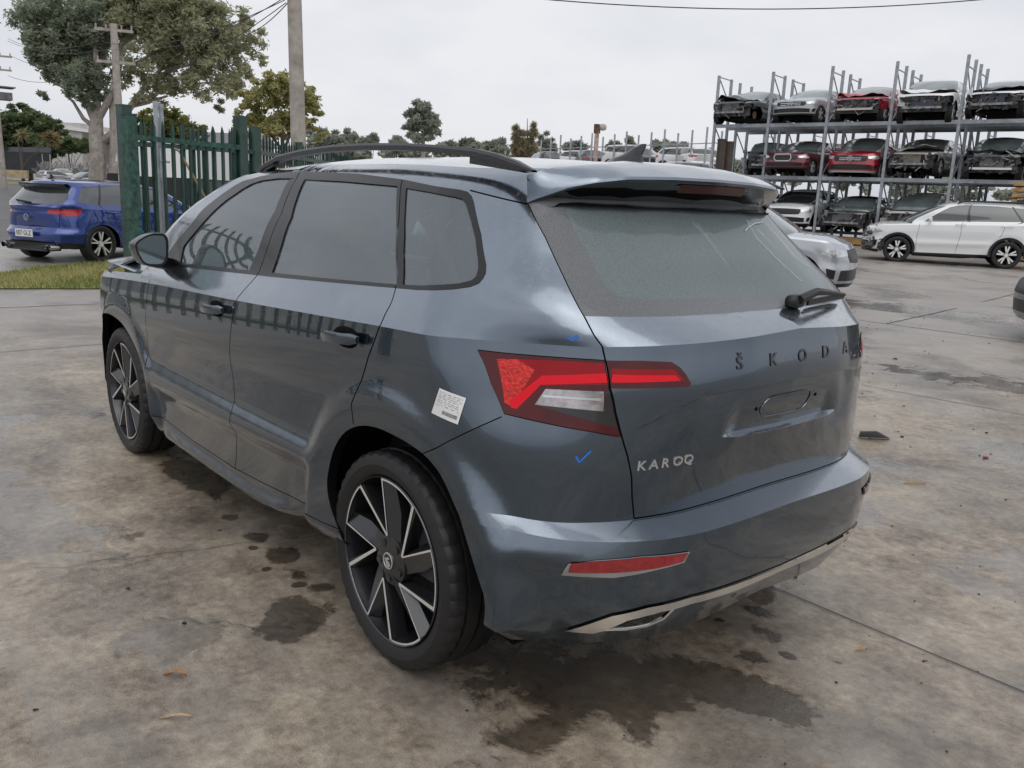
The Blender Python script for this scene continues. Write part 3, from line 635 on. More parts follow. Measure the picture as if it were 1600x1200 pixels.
    for r_, pts in ((.0016, [(-.418, -.184, 1.357), (-.402, -.223, 1.369), (-.38, -.289, 1.381), (-.362, -.359, 1.385)]), (.0008, [(-.345, -.373, 1.398), (-.404, -.399, 1.337), (-.469, -.405, 1.277), (-.488, -.468, 1.244)]), (.0007, [(-.377, -.244, 1.391), (-.435, -.223, 1.338), (-.503, -.259, 1.269), (-.555, -.319, 1.207)])):
        MB().tube([(x-.004, y, z+.003) for x, y, z in smooth_line([tuple(p) for p in pts], 0)], r_, 5).build('wiped_mark', simple('mark_white', (.75, .75, .75), .6), gl)
    sh.emit('trim', 'chrome_strip', simple('brushed_chrome', (.85, .84, .82), .24, metal=1, bump=.06, bscale=60), car, off=.006)
    # exhaust-shaped ring under the strip
    for sd in (1, -1):
        ring = T['tipring']
        X, Y, Z = P([p[0] for p in ring], [p[1] for p in ring]); pts = [(x-.004, sd*y, z-.012) for x, y, z in zip(X, Y, Z)]
        low = [(p[0]+.006, p[1], p[2]+.012) for i, p in enumerate(pts)]
        mb = MB(); mb.tube(low, .006, 6); mb.build('exhaust_trim', CHROME, car, smooth=True)
    # lips turned in round the wheel openings, and liners
    for sd in (1, -1):
        for pl, cx in ((arch, 0.0), (farch, 2.638)):
            q = np.array(resamp(pl, .02)); q = q[q[:, 1] > np.array([max(.30, float(rowz(0, a)[0]+.002)) for a in q[:, 0]])]
            X, Y, Z = P(q[:, 0], q[:, 1]); n = len(X); mb = MB()
            mb.add([(x, sd*(y-.0005), z) for x, y, z in zip(X, Y, Z)]+[(x, sd*(y-.035), z) for x, y, z in zip(X, Y, Z)], [(i, i+1, n+i+1, n+i) for i in range(n-1)])
            mb.build('arch_lip', MATTB, car, smooth=True)
            mb = MB(); mb.lathe([(.46, sd*.83), (.465, sd*.80), (.455, sd*.60), (.0, sd*.60)], 24, (cx-.02, 0, .34), a0=-.05, a1=math.pi+.05); mb.build('wheel_liner', MATTB, car)
    # inside: floor tub, door tops, dashboard, seats, steering wheel
    mb = MB(); IN = simple('cabin_black', (.02, .02, .021), .8, var=.3, scale=8)
    mb.box((1.25, 0, .27), (3.6, 1.28, .10)); mb.box((1.25, .635, .62), (3.6, .02, .72)); mb.box((1.25, -.635, .62), (3.6, .02, .72)); mb.box((-.50, 0, .55), (.04, 1.2, .62))
    mb.box((3.2, 0, .5), (.04, 1.2, .6)); mb.build('floor_pan', IN, car)
    mb = MB()
    for sd in (1, -1):
        for x0, x1, z in ((-.25, 1.0, 1.10), (1.0, 2.2, 1.045)): mb.box(((x0+x1)/2, sd*.735, z-.03), (x1-x0, .17, .03))
    mb.box((2.25, 0, 1.02), (.5, 1.45, .10)); mb.box((-.2, 0, 1.08), (.5, 1.25, .02)); mb.build('cabin_trim', IN, car)
    SE = simple('seat_cloth', (.028, .028, .03), .85, var=.3, scale=40)
    def seat(x, y, w, name='seat'):
        s_ = MB(); s_.ell((x, y, .62), (.50, w, .20), 4); s_.ell((x-.27, y, .92), (.16, w, .66), 3.4, ry=-.28); o = s_.build(name, SE, car, smooth=True)
        h = MB()
        for k in ([0] if w < .7 else [-.42, .42]): h.ell((x-.37, y+k, 1.27), (.11, .26, .19), 3, ry=-.2); h.bar((x-.35, y+k-.05, 1.12), (x-.36, y+k-.05, 1.24), .012); h.bar((x-.35, y+k+.05, 1.12), (x-.36, y+k+.05, 1.24), .012)
        h.build('headrest', SE, o, smooth=True); return o
    seat(1.50, .37, .50); seat(1.50, -.37, .50); seat(.52, 0, 1.24, 'rear_seat')
    mb = MB(); cc = Vector((1.93, -.37, 1.02)); ax = Vector((-.35, 0, .94)); px = Vector((.94, 0, .35)); py = Vector((0, 1, 0))
    mb.tube([cc+.185*(math.cos(a)*px*.9+math.sin(a)*py) for a in np.linspace(0, 2*math.pi, 25)], .014, 6); mb.bar(cc-py*.18, cc+py*.18, .04, .02)
    mb.build('steering_wheel', IN, car, smooth=True)
    # roof, bonnet, windscreen
    caps = shell_caps(.03, None)
    mesh_obj('roof', *caps['roof'], PA, car, sharp=40)
    V, F, lab = caps['screen']
    mesh_obj('windscreen', V, [f for f, l in zip(F, lab) if l], MATS['side_glass'], car)
    mesh_obj('windscreen_pillar', V, [f for f, l in zip(F, lab) if not l], PA, car)
    # bonnet, sprung at its hinges: its far front corner stands clear of the wing
    V, F = caps['bonnet']; V = [(x, y*.985, z+.004+.055*max(0, min(1, (x-2.45)/.6))+.03*max(0, (x-2.9))*(1 if y > 0 else .4)) for x, y, z in V]
    mesh_obj('bonnet', V, F, PA, car, sharp=40)
    mb = MB(); mb.prism([(2.85, .87, .95), (3.42, .70, .952), (3.05, .62, 1.01), (2.62, .78, 1.035)], (0, .0, .012)); mb.build('bent_bonnet_corner', PA, car)
    mb = MB(); mb.box((3.30, 0, .62), (.10, 1.3, .45)); mb.box((3.42, 0, .45), (.06, 1.4, .12)); mb.build('radiator_support', BLACKP, car)
    # spoiler: top skin, lip, black underside, brake lamp
    ys = np.linspace(-.578, .578, 61)
    lx = lambda y: np.interp(abs(y), [0, .2, .36, .45, .50, .56, .59], [-.44, -.43, -.40, -.355, -.305, -.24, -.215]); lz = lambda y: np.interp(abs(y), [0, .2, .36, .45, .50, .56, .59], [1.500, 1.498, 1.492, 1.478, 1.461, 1.428, 1.410])
    gx = lambda y: np.interp(abs(y), [0, .5, .57, .59], [-.235, -.235, -.225, -.21]); gz_ = lambda y: np.interp(abs(y), [0, .2, .4, .5, .57, .59], [1.560, 1.556, 1.535, 1.519, 1.500, 1.487])
    V = []; F = []; nq = 9
    for y in ys:
        for i in range(nq):
            t = i/(nq-1); x = gx(y)*(1-t)+lx(y)*t; z = gz_(y)*(1-t)+(lz(y)+.012)*t+.012*math.sin(math.pi*t)*min(1, (.60-abs(y))/.15); V.append((x, y*(1+.0*t), z))
        V.append((lx(y)-.003, y, lz(y)+.004)); V.append((lx(y)+.002, y, lz(y)-.003))
    K = nq+2
    for j in range(len(ys)-1):
        for i in range(K-1): F.append((j*K+i, j*K+i+1, (j+1)*K+i+1, (j+1)*K+i))
    sp = mesh_obj('spoiler', V, F, PA, car, sharp=35)
    V = []; F = []
    for y in ys:
        gxx = np.interp(abs(y), [0, .3, .45, .55, .59], [-.385, -.365, -.325, -.255, -.212]); V.append((lx(y)+.002, y, lz(y)-.003)); V.append(((lx(y)+gxx)/2+.012, y, (lz(y)+1.425)/2+.006)); V.append((gxx+.045, y, 1.432)); V.append((gxx-.002, y, 1.418 if abs(y) < .52 else 1.412))
    for j in range(len(ys)-1):
        for i in range(3): F.append((j*4+i, j*4+i+1, (j+1)*4+i+1, (j+1)*4+i))
    mesh_obj('spoiler_underside', V, F, GLOSSB, sp, sharp=40)
    V = []; F = []
    for y in np.linspace(-.16, .16, 13): V += [(lx(y)+.006-.0, y, lz(y)-.008), ((lx(y)+lx(y)+.03)/2+.006, y, lz(y)-.032)]
    for j in range(12): F.append((2*j, 2*j+1, 2*j+3, 2*j+2))
    mesh_obj('brake_lamp', V, F, simple('brake_lamp_red', (.045, .002, .003), .3, coat=.3), sp)
    # roof rails
    for sd in (1, -1):
        pth = [(1.55, 1.470), (1.50, 1.500), (1.42, 1.532), (1.30, 1.560), (1.1, 1.580), (.85, 1.593), (.6, 1.595), (.34, 1.590), (.15, 1.580), (-.02, 1.567), (-.12, 1.552), (-.20, 1.533), (-.275, 1.508)]
        V = []; F = []
        for i, (x, z) in enumerate(pth):
            th = .023 if 0 < i < len(pth)-1 else .006; w = .036 if 0 < i < len(pth)-1 else .020; y = sd*.60
            for a, b in ((-1, -1), (-1, .3), (-.6, 1), (.6, 1), (1, .3), (1, -1)): V.append((x, y+a*w/2, z-th/2+b*th/2))
        for i in range(len(pth)-1):
            for k in range(6): F.append((i*6+k, i*6+(k+1) % 6, (i+1)*6+(k+1) % 6, (i+1)*6+k))
        RL = simple('rail_black', (.022, .022, .024), .35, bump=.25, bscale=180, var=.1)
        rl = mesh_obj('roof_rail', V, F, RL, car, sharp=40)
        mb = MB()
        mb.prism([(-.25, sd*.60-.014, 1.50), (.0, sd*.60-.014, 1.525), (.0, sd*.60-.014, 1.548), (-.10, sd*.60-.014, 1.536), (-.2, sd*.60-.014, 1.512)], (0, .028, 0))
        mb.build('rail_foot', RL, rl); mb = MB(); mb.prism([(1.52, sd*.60-.014, 1.47), (1.34, sd*.60-.014, 1.515), (1.34, sd*.60-.014, 1.538), (1.45, sd*.60-.014, 1.508)], (0, .028, 0)); mb.build('rail_foot', RL, rl)
    # shark fin aerial
    mb = MB(); V = []
    for i, (x0, x1, w, z) in enumerate([(-.13, .05, .034, 1.560), (-.125, .02, .028, 1.575), (-.12, -.03, .014, 1.588), (-.135, -.08, .008, 1.610), (-.138, -.112, .004, 1.622)]):
        V += [(x0, -w*.3, z), (x0, w*.3, z), ((x0*.4+x1*.6), w, z), (x1, 0, z), ((x0*.4+x1*.6), -w, z)]
    F = [(i*5+k, i*5+(k+1) % 5, (i+1)*5+(k+1) % 5, (i+1)*5+k) for i in range(4) for k in range(5)]+[(20, 21, 22, 23, 24)]
    mesh_obj('roof_aerial', V, F, GLOSSB, car, sharp=50)
    # rear wiper
    wpb = MB(); wpb.ell((-.655, -.14, 1.163), (.045, .08, .042), 2.6); w0 = Vector((-.675, -.13, 1.17)); w1 = Vector((-.615, -.50, 1.165))
    wpb.tube([w0, w0.lerp(w1, .25)+Vector((-.012, 0, .022)), w0.lerp(w1, .5)+Vector((-.012, 0, .016)), w1], [.015, .013, .010, .005], 6); wpb.bar(w0.lerp(w1, .2)+Vector((.005, 0, -.012)), w1+Vector((.004, 0, -.004)), .008, .018)
    wpb.build('rear_wiper', BLACKP, car, smooth=True)
    # door handles
    for sd in (1, -1):
        for nm, x0, x1, z0, z1, par in (('door_handle', .350, .130, .985, 1.000, None), ('door_handle', 1.385, 1.165, .944, .957, None)):
            h = MB(); y = .899
            xs = np.linspace(x0, x1, 9)
            cup = MB(); cup.ell(((x0*.5+x1*.5), sd*(y-.011), (z0+z1)/2-.002), (.15, .026, .066), 2.2)
            pts = [(x, sd*(y+.030*math.sin(math.pi*min(1, max(0, (i+.35)/8.7)))**.5), z0+(z1-z0)*i/8) for i, x in enumerate(xs)]
            V = []
            for i, p in enumerate(pts):
                hh = .017 if 0 < i < 8 else .010
                for a, b in ((.6, 1), (1, .2), (.6, -1), (-.4, -1), (-.4, 1)): V.append((p[0], p[1]+sd*a*.009, p[2]+b*hh))
            F = [(i*5+k, i*5+(k+1) % 5, (i+1)*5+(k+1) % 5, (i+1)*5+k) for i in range(8) for k in range(5)]+[(0, 1, 2, 3, 4), (44, 43, 42, 41, 40)]
            ho = mesh_obj('door_handle', V, F, PA, car, sharp=40); cup.build('handle_cup', MATTB, ho, smooth=True)
    # door mirrors
    for sd in (1, -1):
        mi = MB(); V = []
        prof = [(.875, 1.210), (.955, 1.212), (1.02, 1.172), (1.015, 1.13), (.985, 1.07), (.90, 1.066), (.878, 1.10)]
        ringx = [(1.855, 1.0, 0), (1.90, 1.04, 0), (1.96, .96, .004), (2.0, .72, .012), (2.015, .35, .02)]
        prof = rounded(prof, 2)
        for x, k, dz_ in ringx:
            for (y, z) in prof: V.append((x+.02*(y-.94)/.07*0, sd*(.945+(y-.945)*k), 1.14+(z-1.14)*k-dz_))
        n = len(prof); F = [(i*n+k, i*n+(k+1) % n, (i+1)*n+(k+1) % n, (i+1)*n+k) for i in range(4) for k in range(n)]+[tuple(4*n+k for k in range(n))]
        mo = mesh_obj('door_mirror', V, F, simple('mirror_shell', (.012, .016, .02), .4, coat=.5), car, sharp=45)
        st = MB(); st.bar((1.97, sd*.90, 1.08), (2.04, sd*.80, 1.055), .07, .05); st.build('mirror_arm', BLACKP, mo)
        V = [(1.862-.004*(k % 2), sd*(.945+(y-.945)*.88), 1.14+(z-1.14)*.87) for k, (y, z) in enumerate(prof)]; V = [(1.860, v[1], v[2]) for v in V]
        mesh_obj('mirror_glass', V, [tuple(range(n))], simple('mirror_glass', (.30, .36, .37), .06, metal=1), mo, smooth=False)
        V = [(1.858, sd*(.945+(y-.945)*k), 1.14+(z-1.14)*k) for k in (.99, .87) for (y, z) in prof]
        mesh_obj('mirror_rim', V, [(k, (k+1) % n, n+(k+1) % n, n+k) for k in range(n)], BLACKP, mo, smooth=False)
    # lettering, stickers and chalk ticks, laid on the skin
    def text_on(txt, y0, z0, size, adv, name, mat, ext=.003, sx=1.0, depthf=None, slope=0.0, shift=0):
        mb = MB(); sg_ = np.linspace(0, 1.0, 400); X, Y, Z = P(sg_, np.full(400, z0)); al = np.r_[0, np.cumsum(np.hypot(np.diff(X), np.diff(Y)))]; a0 = float(np.interp(y0, Y, al))
        for i, ch in enumerate(txt):
            cu = bpy.data.curves.new('t', 'FONT'); cu.body = ch; cu.size = size; cu.extrude = ext; cu.offset = shift; cu.resolution_u = 3
            ob = bpy.data.objects.new('t', cu); C.objects.link(ob); dg = bpy.context.evaluated_depsgraph_get(); me = bpy.data.meshes.new_from_object(ob.evaluated_get(dg))
            co = np.array([tuple(v.co) for v in me.vertices]); arc_ = a0-adv*i-co[:, 0]*sx; sv = np.interp(np.abs(arc_), al, sg_); zz = z0+slope*i+co[:, 1]
            def at_(s_, z_): 
                x, y, z = P(np.maximum(s_, 0), z_); return np.stack([x, y, z], 1)
            p = at_(sv, zz); e = 2e-3; n = np.cross(at_(sv+e, zz)-at_(sv, zz), at_(sv, zz+e)-at_(sv, zz)); n /= np.linalg.norm(n, axis=1)[:, None]; n *= -np.sign(n[:, 0])[:, None]
            p = p+n*(gate_depth(sv, zz, None)+.0012+co[:, 2])[:, None]; p[:, 1] *= np.where(arc_ < 0, -1, 1)
            mb.add([tuple(q) for q in p], [tuple(f.vertices) for f in me.polygons]); bpy.data.objects.remove(ob); bpy.data.curves.remove(cu)
        return mb.build(name, mat, tg)
    text_on('\u0160KODA', .285, 1.012, .050, .134, 'maker_lettering', GLOSSB, ext=.0016, sx=1.12, shift=.0006)
    text_on('KAROQ', .556, .757, .036, .0352, 'model_lettering', CHROME, ext=.0016, sx=1.12, shift=.0007, slope=.0016)
    def decal(poly, name, mat, par, off=.0022):
        q = np.array(poly); X, Y, Z = P(q[:, 0], q[:, 1]); e = 2e-3
        a = np.stack(P(q[:, 0]+e, q[:, 1]), 1)-np.stack(P(q[:, 0]-e, q[:, 1]), 1); b = np.stack(P(q[:, 0], q[:, 1]+e), 1)-np.stack(P(q[:, 0], q[:, 1]-e), 1); n = np.cross(a, b); n /= np.linalg.norm(n, axis=1)[:, None]; n *= np.sign(n[:, 1])[:, None]
        return [tuple(p) for p in np.stack([X, Y, Z], 1)+n*off]
    A, B, D, E_ = [np.array(p) for p in T['label']]
    def lab(u, v): return tuple((A*(1-u)+B*u)*(1-v)+(E_*(1-u)+D*u)*v)
    V = []; F = []
    for i in range(6):
        for j in range(6): V.append(lab(i/5, j/5))
    V = decal(V, '', None, None); F = [(i*6+j, i*6+j+1, i*6+j+7, i*6+j+6) for i in range(5) for j in range(5)]
    lb = mesh_obj('paper_label', V, F, simple('label_white', (.78, .78, .77), .6), car)
    mb = MB(); rnd = random.Random(4)
    def lq(u0, v0, u1, v1, off=.003): mb.add(decal([lab(u0, v0), lab(u1, v0), lab(u1, v1), lab(u0, v1)], '', None, None, off), [(0, 1, 2, 3)])
    for v in (.10, .17, .24, .31, .40, .47, .56):
        u = .07
        while u < .88:
            w = rnd.uniform(.04, .14); lq(u, v, min(u+w, .92), v+.018); u += w+rnd.uniform(.02, .10)
    lq(.07, .63, .93, .638); u = .36
    while u < .93:
        w = rnd.choice((.010, .018, .026)); lq(u, .72, u+w, .86); u += w+rnd.choice((.010, .016))
    mb.build('label_print', simple('print_grey', (.22, .22, .22), .7), lb)
    BL = simple('blue_crayon', (.02, .16, .55), .7)
    for ck, w in (('check1', .0035), ('check2', .003)):
        pl = T[ck]; pl = resamp(pl, .01); q = band(pl, w); n = len(pl); V = decal(q, '', None, None, .0025)
        mesh_obj('crayon_tick', V, [(i, i+1, 2*n-2-i, 2*n-1-i) for i in range(n-1)], BL, car)
    # pressed bead and bolt holes of the plate hollow
    def gp(y, z, o=0):
        ss_ = np.linspace(0, .6, 200); X, Y, Z = P(ss_, np.full(200, z)); k = int(np.argmin(abs(Y-abs(y)))); d = float(gate_depth(np.array([ss_[k]]), np.array([z]), np.array([[X[k], y, z]]))[0]); return (X[k]-d-o, y, z)
    ring = [(.115, .905), (.135, .885), (.120, .865), (.10, .853), (0, .853), (-.09, .853), (-.112, .868), (-.12, .90), (-.10, .915), (.09, .917)]
    ring = rounded(ring, 2); ring = ring+[ring[0]]; MB().tube([gp(y, z, .001) for y, z in resamp(ring, .02)], .0016, 6).build('pressed_bead', PA, tg, smooth=True)
    mb = MB()
    for y, z in ((.15, .885), (-.15, .893)): p = gp(y, z, .001); mb.tube([p, (p[0]+.01, p[1], p[2])], .006, 8)
    mb.build('bolt_hole', MATTB, tg)
    # underside
    mb = MB(); mb.box((1.25, 0, .235), (3.4, 1.5, .03)); mb.box((1.6, .78, .235), (1.5, .10, .03)); mb.box((1.6, -.78, .235), (1.5, .10, .03)); mb.box((-.35, 0, .30), (.40, 1.2, .06)); mb.build('underbody', MATTB, car)
    return car
# wheels
def tyre_mesh(R, w, rim, n=120, tread=True):
    V = []; hw = w/2
    prof = [(rim-.004, hw*.80), (rim+.012, hw*.93), (rim+.03, hw*.99), ((R+rim)/2, hw*1.02), (R-.022, hw*.985), (R-.010, hw*.93), (R-.003, hw*.84)]
    gro = [.80, .45, .40, .06, .01]
    tr_ = [(R-.001, hw*.80), (R, hw*.52), (R-.009, hw*.50), (R-.009, hw*.44), (R+.001, hw*.42), (R+.0015, hw*.06), (R-.008, hw*.04), (R-.008, -hw*.04)]
    half = prof+tr_; full = half+[(r, -y) for r, y in half[::-1]]
    K = len(full)
    for k in range(n):
        a = 2*math.pi*k/n; notch = .006 if (tread and k % 3 == 0) else 0
        for i, (r, y) in enumerate(full):
            rr = r-(notch if (4 <= i <= 8 or K-9 <= i <= K-5) else 0)
            V.append((rr*math.cos(a), y, rr*math.sin(a)))
    F = [(k*K+i, ((k+1) % n)*K+i, ((k+1) % n)*K+i+1, k*K+i+1) for k in range(n) for i in range(K-1)]
    return V, F
def hero_wheel(car, cx, sd):
    y0 = .885 if sd > 0 else -.885; rim_r = .258
    R = .339
    def place(o): o.location = (cx, 0, .336); return o
    # barrel = the wheel itself
    mb = MB(); yo = sd*.882
    prof = [(.262, yo-sd*.004), (.2595, yo), (.257, yo-sd*.003), (.254, yo-sd*.018), (.244, yo-sd*.05), (.240, yo-sd*.10), (.248, yo-sd*.19)]
    mb.lathe(prof, 72)
    th0 = 99 if cx < 1 else 96
    pt = lambda r, a, d: (-r*math.cos(math.radians(a))*1.0, yo-sd*(.004+d), r*math.sin(math.radians(a)))
    if sd < 0: pt = lambda r, a, d: (-r*math.cos(math.radians(180-a)), yo-sd*(.004+d), r*math.sin(math.radians(a)))
    f = MB(); Rr = .2535
    for k in range(5):
        th = th0-72*k
        # ridge spoke: two facets falling away from the radial edge
        mb.add([pt(.075, th, .006), pt(Rr, th, 0), pt(Rr-.004, th-9, .022), pt(.16, th-20, .026), pt(.078, th-42, .018), pt(.045, th-20, .004)], [(0, 1, 2, 3), (0, 3, 4, 5)])
        mb.add([pt(Rr-.004, th-9, .022), pt(.16, th-20, .026), pt(.078, th-42, .018), pt(Rr-.004, th-9, .055), pt(.16, th-20, .06), pt(.078, th-42, .05)], [(0, 1, 4, 3), (1, 2, 5, 4)])
        mb.add([pt(.075, th, .006), pt(Rr, th, 0), pt(Rr-.006, th+7, .030), pt(.12, th+7, .034)], [(0, 1, 2, 3)])
        mb.add([pt(Rr-.006, th+7, .030), pt(.12, th+7, .034), pt(.12, th+7, .06), pt(Rr-.006, th+7, .06)], [(0, 1, 2, 3)])
        # second arm, from the foot of the ridge to the rim
        a0 = pt(.078, th, .004); 
        for dth, d0, d1 in ((0, .006, .012),):
            mb.add([pt(.074, th-4, .006), pt(.085, th+8, .006), pt(Rr, th+34.5, .003), pt(Rr, th+28.5, .003)], [(0, 1, 2, 3)])
            mb.add([pt(.074, th-4, .006), pt(Rr, th+28.5, .003), pt(Rr-.004, th+27, .05), pt(.078, th+2, .05)], [(0, 1, 2, 3)])
            mb.add([pt(.085, th+8, .006), pt(Rr, th+34.5, .003), pt(Rr-.004, th+37, .05), pt(.09, th+14, .05)], [(0, 1, 2, 3)])
        # machined edges
        def strip(p, q, w0, w1, d=-.0012):
            (r0, t0), (r1, t1) = p, q
            A = np.array([r0*math.cos(math.radians(t0)), r0*math.sin(math.radians(t0))]); B = np.array([r1*math.cos(math.radians(t1)), r1*math.sin(math.radians(t1))])
            dd = (B-A)/np.hypot(*(B-A)); nn = np.array([-dd[1], dd[0]])
            V = []
            for P_, w in ((A, w0), (B, w1)):
                for s_ in (-1, 1):
                    c_ = P_+nn*w*s_; V.append((r0, c_))
            out = []
            for i, (_, c_) in enumerate(V):
                r = float(np.hypot(*c_)); a = math.degrees(math.atan2(c_[1], c_[0])); dep = np.interp(r, [.075, Rr], [.006, .001])+d; out.append(pt(r, a, dep))
            f.add(out, [(0, 1, 3, 2)])
        strip((.079, th), (Rr+.001, th), .0022, .0032); strip((.078, th+1), (Rr+.001, th+32), .0046, .0058)
        n = 14; A0, A1 = th-39, th+.6; V = []
        for i in range(n+1):
            a = A0+(A1-A0)*i/n; V += [pt(Rr-.0030, a, -.001), pt(Rr+.0030, a, -.0008)]
        f.add(V, [(2*i, 2*i+1, 2*i+3, 2*i+2) for i in range(n)])
    # hub
    mb.lathe([(.001, yo-sd*.008), (.046, yo-sd*.008), (.078, yo-sd*.014), (.084, yo-sd*.05)], 40)
    wh = place(mb.build('wheel', DARKALLOY, car, smooth=True, sharp=22))
    def sub(o): return o
    f.build('machined_edge', MACH, wh)
    lg = MB()
    for k in range(5):
        a = th0-48-72*k; p = pt(.058, a, .0)
        lg.tube([(p[0], yo-sd*.006, p[2]), (p[0], yo-sd*.03, p[2])], .0125, 14)
    lg.build('lug_hole', GLOSSB, wh, smooth=False)
    cp = MB(); cp.lathe([(.001, yo-sd*.004), (.026, yo-sd*.004), (.029, yo-sd*.008), (.030, yo-sd*.012)], 32); cpo = cp.build('centre_cap', GLOSSB, wh, smooth=True)
    em = MB(); em.lathe([(.0265, yo-sd*.0035), (.0255, yo-sd*.0025), (.0225, yo-sd*.0025), (.0220, yo-sd*.0038)], 36)
    e3 = lambda u, v: (-u if sd > 0 else u, yo-sd*.0026, v)
    em.add([e3(-.024, .004), e3(-.012, .006), e3(.004, .014), e3(.012, .010), e3(-.002, .002), e3(.010, -.001), e3(.016, -.010), e3(.008, -.019), e3(-.002, -.020), e3(-.010, -.008), e3(-.014, .001)], [(0, 1, 4, 10), (1, 2, 3, 4), (4, 5, 9, 10), (5, 6, 7, 8, 9)])
    em.build('emblem', simple('emblem_silver', (.6, .58, .55), .35, metal=.6), cpo)
    V, F = tyre_mesh(R, .222, .258); V = [(x, y+sd*(.882-.106), z) for x, y, z in V]
    ty = mesh_obj('tyre', V, F, RUBBER, wh, sharp=25)
    dk = MB(); dk.lathe([(.05, yo-sd*.095), (.165, yo-sd*.095), (.165, yo-sd*.12), (.05, yo-sd*.12)], 40); dk.build('brake_disc', simple('disc_iron', (.16, .15, .14), .4, metal=.8, var=.3, scale=20), wh, smooth=True)
    ca = MB(); ca.box((-.13, yo-sd*.10, .06), (.08, .09, .16)); ca.build('brake_caliper', simple('caliper', (.04, .04, .045), .5), wh)
    mb = MB(); mb.disc(.245, yo-sd*.17, 32); mb.build('backing_plate', MATTB, wh)
    return wh
hero = build_hero()
for cx in (0, 2.638):
    for sd in (1, -1): hero_wheel(hero, cx, sd)

# ------------------------------------------------------------------ the yard: one sheet of old, wet concrete out to the horizon
def blobs(t, src, items, noise_out):
    """union of irregular stains; items = (x, y, rx, ry, rot_deg, strength)"""
    last = None
    for (x, y, rx, ry, rot, st) in items:
        mp = N(t, 'ShaderNodeMapping'); mp.vector_type = 'TEXTURE'; mp.inputs['Location'].default_value = (x, y, 0); mp.inputs['Rotation'].default_value = (0, 0, math.radians(rot)); mp.inputs['Scale'].default_value = (rx, ry, 1)
        L(t, src, 'Object', mp, 0); sp = N(t, 'ShaderNodeSeparateXYZ'); L(t, mp, 0, sp, 0); cb = N(t, 'ShaderNodeCombineXYZ'); L(t, sp, 0, cb, 0); L(t, sp, 1, cb, 1)
        ln = N(t, 'ShaderNodeVectorMath', operation='LENGTH'); L(t, cb, 0, ln, 0)
        s = N(t, 'ShaderNodeMath', operation='SUBTRACT'); s.inputs[0].default_value = st; t.links.new(ln.outputs['Value'], s.inputs[1])
        if last is None: last = s
        else: m_ = N(t, 'ShaderNodeMath', operation='MAXIMUM'); L(t, last, 0, m_, 0); L(t, s, 0, m_, 1); last = m_
    ad = N(t, 'ShaderNodeMath', operation='ADD'); L(t, last, 0, ad, 0); L(t, noise_out[0], noise_out[1], ad, 1)
    return ad
